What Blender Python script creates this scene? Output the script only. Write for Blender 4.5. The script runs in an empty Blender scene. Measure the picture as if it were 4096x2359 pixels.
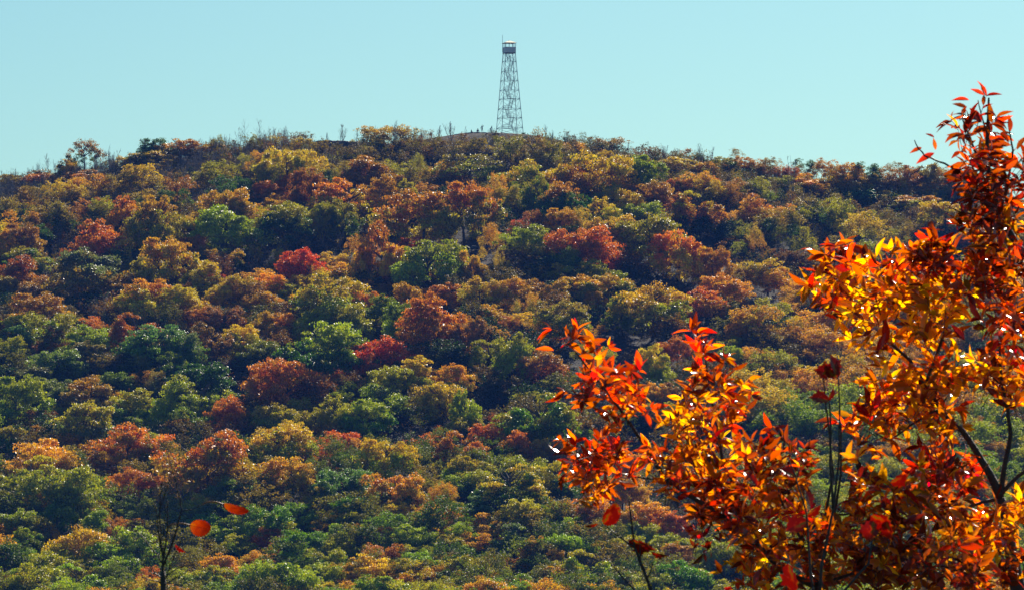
import bpy, math, random
import numpy as np
from mathutils import Vector, Matrix

# ------------------------------------------------------------------ camera, sky, sun, exposure
SC = bpy.context.scene
COL = SC.collection
FPX = 18618.0                    # focal length in pixels of the 4096 px wide photograph
CX, HY = 2048.0, 1900.0          # column of the axis, row of the true horizon
PITCH = math.atan((HY - 1179.5) / FPX)
cam_d = bpy.data.cameras.new('camera'); cam = bpy.data.objects.new('camera', cam_d); COL.objects.link(cam)
cam_d.sensor_width = 36.0; cam_d.lens = 36.0 * FPX / 4096.0 / math.cos(PITCH)
cam_d.clip_start = 0.5; cam_d.clip_end = 12000
cam.location = (0, 0, 0); cam.rotation_euler = (math.pi / 2 + PITCH, 0, 0)
SC.camera = cam
cam_d.dof.use_dof = True; cam_d.dof.focus_distance = 1200.0; cam_d.dof.aperture_fstop = 30.0

SUN_EL, SUN_AZ = math.radians(30), math.radians(14)     # ahead of the camera, a little to the right
w = bpy.data.worlds.new('World'); SC.world = w; w.use_nodes = True
nt = w.node_tree; nt.nodes.clear()
sky = nt.nodes.new('ShaderNodeTexSky'); sky.sky_type = 'NISHITA'; sky.sun_disc = False
sky.sun_elevation = SUN_EL; sky.sun_rotation = SUN_AZ; sky.altitude = 300
sky.air_density = 1.0; sky.dust_density = 0.6; sky.ozone_density = 2.2
tint = nt.nodes.new('ShaderNodeMix'); tint.data_type = 'RGBA'; tint.blend_type = 'MULTIPLY'
tint.inputs[0].default_value = 1.0; tint.inputs[7].default_value = SKY_TINT = (0.41, 0.645, 0.665, 1)
bg = nt.nodes.new('ShaderNodeBackground'); bg.inputs[1].default_value = 0.050
wo = nt.nodes.new('ShaderNodeOutputWorld')
nt.links.new(sky.outputs[0], tint.inputs[6]); nt.links.new(tint.outputs[2], bg.inputs[0]); nt.links.new(bg.outputs[0], wo.inputs[0])

sl = bpy.data.lights.new('sun', 'SUN'); so = bpy.data.objects.new('sun', sl); COL.objects.link(so)
sl.energy = 5.0; sl.angle = math.radians(0.5); sl.color = (1.0, 0.90, 0.75)
SUND = Vector((math.sin(SUN_AZ) * math.cos(SUN_EL), math.cos(SUN_AZ) * math.cos(SUN_EL), math.sin(SUN_EL)))
so.rotation_euler = SUND.to_track_quat('Z', 'Y').to_euler()
SC.view_settings.view_transform = 'Standard'; SC.view_settings.look = 'None'
SC.view_settings.gamma = 1.0; SC.view_settings.exposure = 1.18
SC.cycles.max_bounces = 5; SC.cycles.diffuse_bounces = 3; SC.cycles.glossy_bounces = 1
SC.cycles.transmission_bounces = 4; SC.cycles.volume_bounces = 0; SC.cycles.transparent_max_bounces = 4
SC.cycles.caustics_reflective = False; SC.cycles.caustics_refractive = False

# ------------------------------------------------------------------ small helpers
def unproj(px, py, d):           # point that projects to (px, py) of the photograph, d metres ahead
    return np.array([(px - CX) / FPX * d, d, (HY - py) / FPX * d])

def mesh_np(name, V, F, attrs=None, smooth=False, uv=None):
    me = bpy.data.meshes.new(name)
    V = np.asarray(V, np.float32); F = np.asarray(F, np.int32)
    me.vertices.add(len(V)); me.vertices.foreach_set('co', V.ravel())
    k = F.shape[1]
    me.loops.add(F.size); me.loops.foreach_set('vertex_index', F.ravel())
    me.polygons.add(len(F)); me.polygons.foreach_set('loop_start', np.arange(0, F.size, k, dtype=np.int32))
    if smooth: me.polygons.foreach_set('use_smooth', np.ones(len(F), bool))
    me.update(calc_edges=True)
    for an, arr in (attrs or {}).items():
        a = me.color_attributes.new(an, 'FLOAT_COLOR', 'POINT')
        c = np.ones((len(V), 4), np.float32); c[:, :arr.shape[1]] = arr
        a.data.foreach_set('color', c.ravel())
    return me

def link(name, data, parent=None, mat=None, loc=None):
    o = bpy.data.objects.new(name, data); COL.objects.link(o)
    if mat is not None and data is not None and not data.materials: data.materials.append(mat)
    if parent is not None: o.parent = parent
    if loc is not None: o.location = loc
    return o

def tag(o, label=None, cat=None, group=None, kind=None):
    if label: o['label'] = label
    if cat: o['category'] = cat
    if group: o['group'] = group
    if kind: o['kind'] = kind
    return o

def thing(name, label, cat, loc=(0, 0, 0), group=None):
    o = bpy.data.objects.new(name, None); COL.objects.link(o); o.location = loc; o.empty_display_size = 0.3
    return tag(o, label, cat, group)

class MB:                                   # collects quads / triangles, builds one mesh
    def __init__(s): s.v = []; s.f = []
    def add(s, V, F):
        b = len(s.v); s.v += [tuple(p) for p in V]; s.f += [tuple(b + i for i in f) for f in F]
    def box(s, a, b):
        x0, y0, z0 = a; x1, y1, z1 = b
        s.add([(x0,y0,z0),(x1,y0,z0),(x1,y1,z0),(x0,y1,z0),(x0,y0,z1),(x1,y0,z1),(x1,y1,z1),(x0,y1,z1)],
              [(0,3,2,1),(4,5,6,7),(0,1,5,4),(1,2,6,5),(2,3,7,6),(3,0,4,7)])
    def tube(s, pts, rad, n=6, cap=True):
        pts = [Vector(p) for p in pts]
        if not hasattr(rad, '__len__'): rad = [rad] * len(pts)
        V = []; F = []
        up = Vector((0.13, 0.21, 1)).normalized()
        prev = None
        for i, p in enumerate(pts):
            t = (pts[min(i + 1, len(pts) - 1)] - pts[max(i - 1, 0)])
            if t.length < 1e-9: t = Vector((0, 0, 1))
            t.normalize()
            u = (prev - t * prev.dot(t)) if prev is not None else (Vector((1, 0, 0)) - t * t.x if abs(t.x) < .9 else Vector((0, 1, 0)) - t * t.y)
            u.normalize(); prev = u; vv = t.cross(u)
            for k in range(n):
                a = 2 * math.pi * k / n
                V.append(p + (u * math.cos(a) + vv * math.sin(a)) * rad[i])
        for i in range(len(pts) - 1):
            for k in range(n):
                k2 = (k + 1) % n
                F.append((i*n+k, i*n+k2, (i+1)*n+k2, (i+1)*n+k))
        if cap:
            F.append(tuple(reversed(range(n)))); F.append(tuple(range((len(pts)-1)*n, len(pts)*n)))
        s.add(V, F)
    def bar(s, a, b, r): s.tube([a, b], r, 4)
    def build(s, name, mat, parent=None, smooth=False, loc=None):
        me = bpy.data.meshes.new(name); me.from_pydata([tuple(v) for v in s.v], [], s.f); me.update()
        if smooth:
            for p in me.polygons: p.use_smooth = True
        return link(name, me, parent, mat, loc)

def nodes(m): m.use_nodes = True; m.node_tree.nodes.clear(); return m.node_tree.nodes, m.node_tree.links

def simple_mat(name, col, rough=0.6, metal=0.0, var=0.25, scale=3.0, bump=0.0, spec=0.5):
    m = bpy.data.materials.new(name); N, L = nodes(m)
    out = N.new('ShaderNodeOutputMaterial'); p = N.new('ShaderNodeBsdfPrincipled')
    tc = N.new('ShaderNodeTexCoord'); no = N.new('ShaderNodeTexNoise'); no.inputs['Scale'].default_value = scale; no.inputs['Detail'].default_value = 6
    r = N.new('ShaderNodeMapRange'); r.inputs[1].default_value = .3; r.inputs[2].default_value = .7
    r.inputs[3].default_value = 1 - var; r.inputs[4].default_value = 1 + var
    mx = N.new('ShaderNodeMix'); mx.data_type = 'RGBA'; mx.blend_type = 'MULTIPLY'; mx.inputs[0].default_value = 1
    mx.inputs[6].default_value = (*col, 1)
    L.new(tc.outputs['Object'], no.inputs['Vector']); L.new(no.outputs[0], r.inputs[0]); L.new(r.outputs[0], mx.inputs[7])
    L.new(mx.outputs[2], p.inputs['Base Color']); p.inputs['Roughness'].default_value = rough; p.inputs['Metallic'].default_value = metal
    p.inputs['Specular IOR Level'].default_value = spec
    if bump:
        b = N.new('ShaderNodeBump'); b.inputs['Strength'].default_value = bump; b.inputs['Distance'].default_value = 0.1
        L.new(no.outputs[0], b.inputs['Height']); L.new(b.outputs[0], p.inputs['Normal'])
    L.new(p.outputs[0], out.inputs[0]); return m

def leaf_mat(name, mode, transl=0.45, rough=0.38, spec=0.5, gain=1.0, lo=.55, tv=1.6, coat=0, hue=(.484, .524)):
    """mode 'object': two tints from the object's custom properties, mixed by noise; 'attr': tint stored per leaf."""
    m = bpy.data.materials.new(name); N, L = nodes(m)
    out = N.new('ShaderNodeOutputMaterial'); p = N.new('ShaderNodeBsdfPrincipled')
    var = N.new('ShaderNodeAttribute'); var.attribute_name = 'leafvar'
    sep = N.new('ShaderNodeSeparateColor'); L.new(var.outputs['Color'], sep.inputs[0])
    if mode == 'object':
        ta = N.new('ShaderNodeAttribute'); ta.attribute_type = 'OBJECT'; ta.attribute_name = 'tint_a'
        tb = N.new('ShaderNodeAttribute'); tb.attribute_type = 'OBJECT'; tb.attribute_name = 'tint_b'
        tc = N.new('ShaderNodeTexCoord'); oi = N.new('ShaderNodeObjectInfo')
        va = N.new('ShaderNodeVectorMath'); va.operation = 'ADD'
        vm = N.new('ShaderNodeMath'); vm.operation = 'MULTIPLY'; vm.inputs[1].default_value = 37.0
        L.new(oi.outputs['Random'], vm.inputs[0]); L.new(tc.outputs['Object'], va.inputs[0]); L.new(vm.outputs[0], va.inputs[1])
        no = N.new('ShaderNodeTexNoise'); no.inputs['Scale'].default_value = 1.7; no.inputs['Detail'].default_value = 3
        L.new(va.outputs[0], no.inputs['Vector'])
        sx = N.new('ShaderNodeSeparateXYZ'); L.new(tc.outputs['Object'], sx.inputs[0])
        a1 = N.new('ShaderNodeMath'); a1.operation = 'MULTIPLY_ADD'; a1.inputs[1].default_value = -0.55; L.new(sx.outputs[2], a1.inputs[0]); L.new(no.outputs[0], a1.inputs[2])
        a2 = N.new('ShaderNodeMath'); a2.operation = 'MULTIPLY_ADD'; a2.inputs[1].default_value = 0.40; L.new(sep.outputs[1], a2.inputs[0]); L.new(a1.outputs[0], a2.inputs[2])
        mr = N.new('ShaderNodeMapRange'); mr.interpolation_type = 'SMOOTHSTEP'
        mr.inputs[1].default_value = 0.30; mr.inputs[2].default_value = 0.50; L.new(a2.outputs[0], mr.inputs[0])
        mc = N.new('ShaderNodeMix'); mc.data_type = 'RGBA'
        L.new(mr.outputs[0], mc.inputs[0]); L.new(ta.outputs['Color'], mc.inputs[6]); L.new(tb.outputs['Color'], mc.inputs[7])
        src = mc.outputs[2]
    else:
        t = N.new('ShaderNodeAttribute'); t.attribute_name = 'tint'; src = t.outputs['Color']
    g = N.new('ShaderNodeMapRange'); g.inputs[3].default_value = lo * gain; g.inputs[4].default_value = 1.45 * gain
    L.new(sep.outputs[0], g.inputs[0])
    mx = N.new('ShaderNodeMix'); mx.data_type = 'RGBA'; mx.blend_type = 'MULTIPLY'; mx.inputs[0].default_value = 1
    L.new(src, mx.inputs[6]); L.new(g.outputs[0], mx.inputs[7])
    hs = N.new('ShaderNodeHueSaturation'); hr = N.new('ShaderNodeMapRange'); hr.inputs[3].default_value, hr.inputs[4].default_value = hue
    L.new(sep.outputs[2], hr.inputs[0]); L.new(hr.outputs[0], hs.inputs['Hue']); L.new(mx.outputs[2], hs.inputs['Color'])
    L.new(hs.outputs[0], p.inputs['Base Color']); p.inputs['Roughness'].default_value = rough; p.inputs['Specular IOR Level'].default_value = spec
    p.inputs['Coat Weight'].default_value = coat; p.inputs['Coat Roughness'].default_value = .12
    tr = N.new('ShaderNodeBsdfTranslucent')
    sat = N.new('ShaderNodeHueSaturation'); sat.inputs['Saturation'].default_value = 1.15; sat.inputs['Value'].default_value = tv
    L.new(hs.outputs[0], sat.inputs['Color']); L.new(sat.outputs[0], tr.inputs[0])
    ms = N.new('ShaderNodeMixShader'); ms.inputs[0].default_value = transl
    L.new(p.outputs[0], ms.inputs[1]); L.new(tr.outputs[0], ms.inputs[2]); L.new(ms.outputs[0], out.inputs[0])
    return m

# ------------------------------------------------------------------ terrain
CREST = [(-4000, 1150), (-1500, 930), (-400, 800), (0, 752), (200, 722), (400, 690), (600, 655), (800, 622), (1000, 594), (1150, 578), (1300, 568),
         (1440, 570), (1560, 580), (1700, 562), (1800, 545), (1900, 536), (2000, 537), (2110, 542), (2200, 556), (2350, 590), (2500, 615),
         (2700, 645), (2900, 672), (3100, 715), (3300, 760), (3500, 785), (3700, 800), (4096, 815), (4700, 860), (6000, 1000), (8500, 1200)]
CRX = np.array([(p[0] - CX) / FPX * 1200 for p in CREST]); CRZ = np.array([(HY - p[1]) / FPX * 1200 for p in CREST])
def sstep(t): t = np.clip(t, 0, 1); return t * t * (3 - 2 * t)
def ground(x, y):
    x = np.asarray(x, float); y = np.asarray(y, float)
    zc = np.interp(x, CRX, CRZ)
    near = -1.7 - 0.09 * np.clip(y, 0, 40) - 0.42 * np.clip(y - 40, 0, 190) + 0 * x
    s = np.clip((y - 690) / (1196 - 690), 0, 1)
    n = 1.6 * np.sin(x / 27 + y / 41) * np.sin(y / 33 - x / 57 + 1) + 1.1 * np.sin(x / 13.0 + 2 * np.sin(y / 29)) * np.sin(y / 17 + .6)
    hill = -34 + (zc + 34) * s ** 1.28 + n * np.clip(s * 6, 0, 1) * np.clip((1185 - y) / 40, 0, 1)
    back = np.clip(y - 1230, 0, None)
    hill = hill - 0.25 * np.clip(back, 0, 40) - 0.18 * np.clip(back - 40, 0, 600)
    t = sstep((y - 230) / 420)
    val = near * (1 - t) + (-60) * t
    t2 = sstep((y - 560) / 130)
    return np.where(y < 690, val * (1 - t2) + (-34) * t2, hill)
gx = np.concatenate([np.linspace(-1800, -320, 22)[:-1], np.linspace(-320, 320, 161), np.linspace(320, 1800, 22)[1:]])
gy = np.concatenate([np.linspace(-300, 0, 7)[:-1], np.linspace(0, 660, 67)[:-1], np.linspace(660, 1260, 151)[:-1], np.linspace(1260, 2600, 40)])
GX, GY = np.meshgrid(gx, gy); GZ = ground(GX, GY)
nx, ny = len(gx), len(gy)
idx = np.arange(nx * ny).reshape(ny, nx)
F = np.stack([idx[:-1, :-1], idx[:-1, 1:], idx[1:, 1:], idx[1:, :-1]], -1).reshape(-1, 4)
gm = bpy.data.materials.new('forest_floor'); N, L = nodes(gm)
out = N.new('ShaderNodeOutputMaterial'); p = N.new('ShaderNodeBsdfPrincipled'); p.inputs['Roughness'].default_value = 1; p.inputs['Specular IOR Level'].default_value = 0.1
tc = N.new('ShaderNodeTexCoord'); n1 = N.new('ShaderNodeTexNoise'); n1.inputs['Scale'].default_value = .35; n1.inputs['Detail'].default_value = 9; n1.inputs['Roughness'].default_value = .7
cr = N.new('ShaderNodeValToRGB'); e = cr.color_ramp.elements
e[0].position = .3; e[0].color = (.012, .013, .012, 1); e[1].position = .75; e[1].color = (.05, .032, .02, 1)
q = e.new(.5); q.color = (.022, .021, .016, 1); q = e.new(.62); q.color = (.032, .028, .018, 1)
L.new(tc.outputs['Object'], n1.inputs['Vector']); L.new(n1.outputs[0], cr.inputs[0]); L.new(cr.outputs[0], p.inputs['Base Color'])
b = N.new('ShaderNodeBump'); b.inputs['Distance'].default_value = 1.0; b.inputs['Strength'].default_value = .8; L.new(n1.outputs[0], b.inputs['Height']); L.new(b.outputs[0], p.inputs['Normal'])
L.new(p.outputs[0], out.inputs[0])
g = link('hillside_ground', mesh_np('hillside_ground', np.stack([GX, GY, GZ], -1).reshape(-1, 3), F, smooth=True), mat=gm)
tag(g, 'wooded hillside under the trees, rising to the ridge', kind='structure')

# ------------------------------------------------------------------ palette and materials
PAL = {'R': (.52, .055, .010), 'V': (.51, .15, .008), 'D': (.34, .14, .022), 'W': (.29, .08, .026), 'P': (.33, .185, .05), 'B': (.44, .205, .012),
       'O': (.55, .27, .008), 'G': (.51, .335, .008), 'A': (.64, .41, .01), 'Y': (.34, .305, .009), 'L': (.28, .35, .008), 'N': (.15, .235, .008),
       'K': (.055, .105, .010), 'S': (.155, .20, .05), 'T': (.25, .18, .035)}
WORD = {'R': 'scarlet', 'V': 'vermilion', 'D': 'russet', 'W': 'wine red', 'P': 'pinkish brown', 'B': 'burnt orange', 'O': 'orange', 'G': 'golden',
        'A': 'amber', 'Y': 'olive yellow', 'L': 'light green', 'N': 'green', 'K': 'dark green', 'S': 'silvery green', 'T': 'tan'}
M_LEAF = leaf_mat('autumn_foliage', 'object', transl=0.29, rough=0.5, spec=0.15)
M_LEAFA = leaf_mat('scattered_foliage', 'attr', transl=0.3, rough=0.6, spec=0.05)
M_NEAR = leaf_mat('near_leaves', 'attr', transl=0.66, rough=0.2, spec=0.6, lo=.3, tv=1.9, coat=.7, hue=(.487, .518))
M_BARK = simple_mat('bark', (.075, .06, .05), .9, scale=2.5, var=.4)
M_GREYBARK = simple_mat('grey_bark', (.20, .175, .16), .9, scale=2.5, var=.3)
M_NEARBARK = simple_mat('near_bark', (.05, .038, .032), .65, scale=40, var=.4, bump=.4)
M_ROCK = simple_mat('granite', (.085, .085, .095), .85, scale=.9, var=.5, bump=.8)

RNG = np.random.default_rng(7); random.seed(7)
def tone(c, d):            # higher on the hill the greens have turned further and the reds are duller
    v = np.array(PAL[c]); k = float(np.clip((d - 840) / 140, 0, 1))
    if c == 'L': v = v * (1 - .55 * k) + np.array(PAL['Y']) * .5 * k
    if c == 'N': v = v * (1 - .45 * k) + np.array(PAL['Y']) * .22 * k
    if c in 'Y': v = v * (1 - .12 * k)
    if c in 'RW': v = v * .58 + np.array(PAL['V']) * .40
    return tuple(v)
def rand_dirs(n, rng, zb=0.0):
    d = rng.normal(size=(n, 3)); d[:, 2] += zb; return d / np.linalg.norm(d, axis=1, keepdims=True)
def frames(nrm, rng):                       # rotation matrices whose third column is nrm
    a = rng.normal(size=nrm.shape); u = np.cross(nrm, a); u /= np.linalg.norm(u, axis=1, keepdims=True) + 1e-9
    return np.stack([u, np.cross(nrm, u), nrm], -1)
def stamp(TV, TF, pos, R, s):               # copies a small template onto many places
    V = np.einsum('nij,kj->nki', R, TV) * s[:, None, None] + pos[:, None, :]
    n, k = len(pos), len(TV)
    Fc = (TF[None] + (np.arange(n) * k)[:, None, None]).reshape(-1, TF.shape[1])
    return V.reshape(-1, 3), Fc
CARD_V = np.array([(-.55, 0, .08), (0, -.36, 0), (.55, 0, .08), (0, .36, 0)]); CARD_F = np.array([[0, 1, 2, 3]])

def crown_points(seed, kind):
    """leaf positions, normals, sizes of a crown in a unit box: radius about 1, height 0..1"""
    r = np.random.default_rng(seed)
    nl = {'broad': 17, 'tall': 16, 'sparse': 16, 'round': 15, 'low': 14}[kind]
    P = []; Nn = []; S = []; Q = []
    for i in range(nl):
        lb = r.random(); lh = r.random()
        th = r.uniform(0, 2 * math.pi); ph = r.uniform(-0.25, 1) ** 1
        z = np.clip(ph, -.3, 1); rad = math.sqrt(max(0, 1 - max(z, 0) ** 2)) * (1.0 if z > 0 else 1 + z * .6)
        k = r.uniform(.5, .82)
        c = np.array([math.cos(th) * rad * k, math.sin(th) * rad * k, z * k * (1.0 if kind != 'tall' else 1.15)])
        R0 = r.uniform(.24, .46) * (0.75 if kind == 'sparse' else 1)
        ns = int(r.integers(14, 22)) if kind != 'sparse' else 9
        dd = rand_dirs(ns, r, .5)
        for j in range(ns):
            sc = c + dd[j] * R0 * r.uniform(.55, 1.0)
            sr = r.uniform(.08, .15)
            n = int(r.integers(44, 70)) if kind != 'sparse' else int(r.integers(26, 44))
            d = rand_dirs(n, r, .45)
            rr = sr * r.uniform(.35, 1.1, (n, 1))
            P.append(sc + d * rr * np.array([1.15, 1.15, .7]))
            Q.append(np.stack([.55 * r.random(n) + .3 * lb + .15 * r.random(), .35 * r.random(n) + .65 * lh, .4 * r.random(n) + .6 * r.random() + 0 * P[-1][:, 0]], 1)); Nn.append(d * .5 + rand_dirs(n, r, .7)); S.append(r.uniform(.036, .068, n))
    Q = np.concatenate(Q); P = np.concatenate(P); Nn = np.concatenate(Nn); S = np.concatenate(S)
    Nn /= np.linalg.norm(Nn, axis=1, keepdims=True)
    P[:, 2] = (P[:, 2] + .42) / 1.52
    P[:, 2] = np.clip(P[:, 2], -.05, None)
    z0, z1 = np.percentile(P[:, 2], .3), np.percentile(P[:, 2], 99.8); P[:, 2] = (P[:, 2] - z0) / (z1 - z0)
    x = np.percentile(np.abs(P[:, :2]), 95); P[:, :2] /= x
    return P, Nn, S, Q
def crown_mesh(name, seed, kind):
    P, Nn, S, Q = crown_points(seed, kind); r = np.random.default_rng(seed)
    V, Fc = stamp(CARD_V, CARD_F, P, frames(Nn, r), S)
    lv = np.repeat(Q, 4, axis=0)
    me = mesh_np(name, V, Fc, {'leafvar': lv}); me.materials.append(M_LEAF); return me
KINDS = ['broad', 'round', 'low', 'tall', 'sparse']
CROWNS = {k: [crown_mesh('crown', 100 * i + j + 1, k) for j in range(5 if k in ('broad', 'round') else 3)] for i, k in enumerate(KINDS)}

def trunk_mesh(seed, bare=False):
    r = random.Random(seed); m = MB()
    lean = (r.uniform(-.12, .12), r.uniform(-.12, .12))
    pts = [(lean[0] * t, lean[1] * t, t * .8) for t in (-.03, .15, .35, .55, .8, 1.1)]
    m.tube(pts, [.055, .045, .038, .028, .016, .006], 7)
    for i in range(9):
        t = r.uniform(.38, .95); a = r.uniform(0, 6.28); L_ = r.uniform(.4, .8) * (1.25 - t * .6)
        z = t * .8; b0 = Vector((lean[0] * t, lean[1] * t, z))
        e1 = b0 + Vector((math.cos(a) * L_ * .5, math.sin(a) * L_ * .5, .10)); e2 = b0 + Vector((math.cos(a) * L_, math.sin(a) * L_, .20 + r.uniform(0, .12)))
        m.tube([b0, e1, e2], [.02, .012, .004], 5)
    me = bpy.data.meshes.new('trunk'); me.from_pydata([tuple(v) for v in m.v], [], m.f); me.update(); me.materials.append(M_BARK); return me
TRUNKS = [trunk_mesh(i) for i in range(5)]
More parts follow.
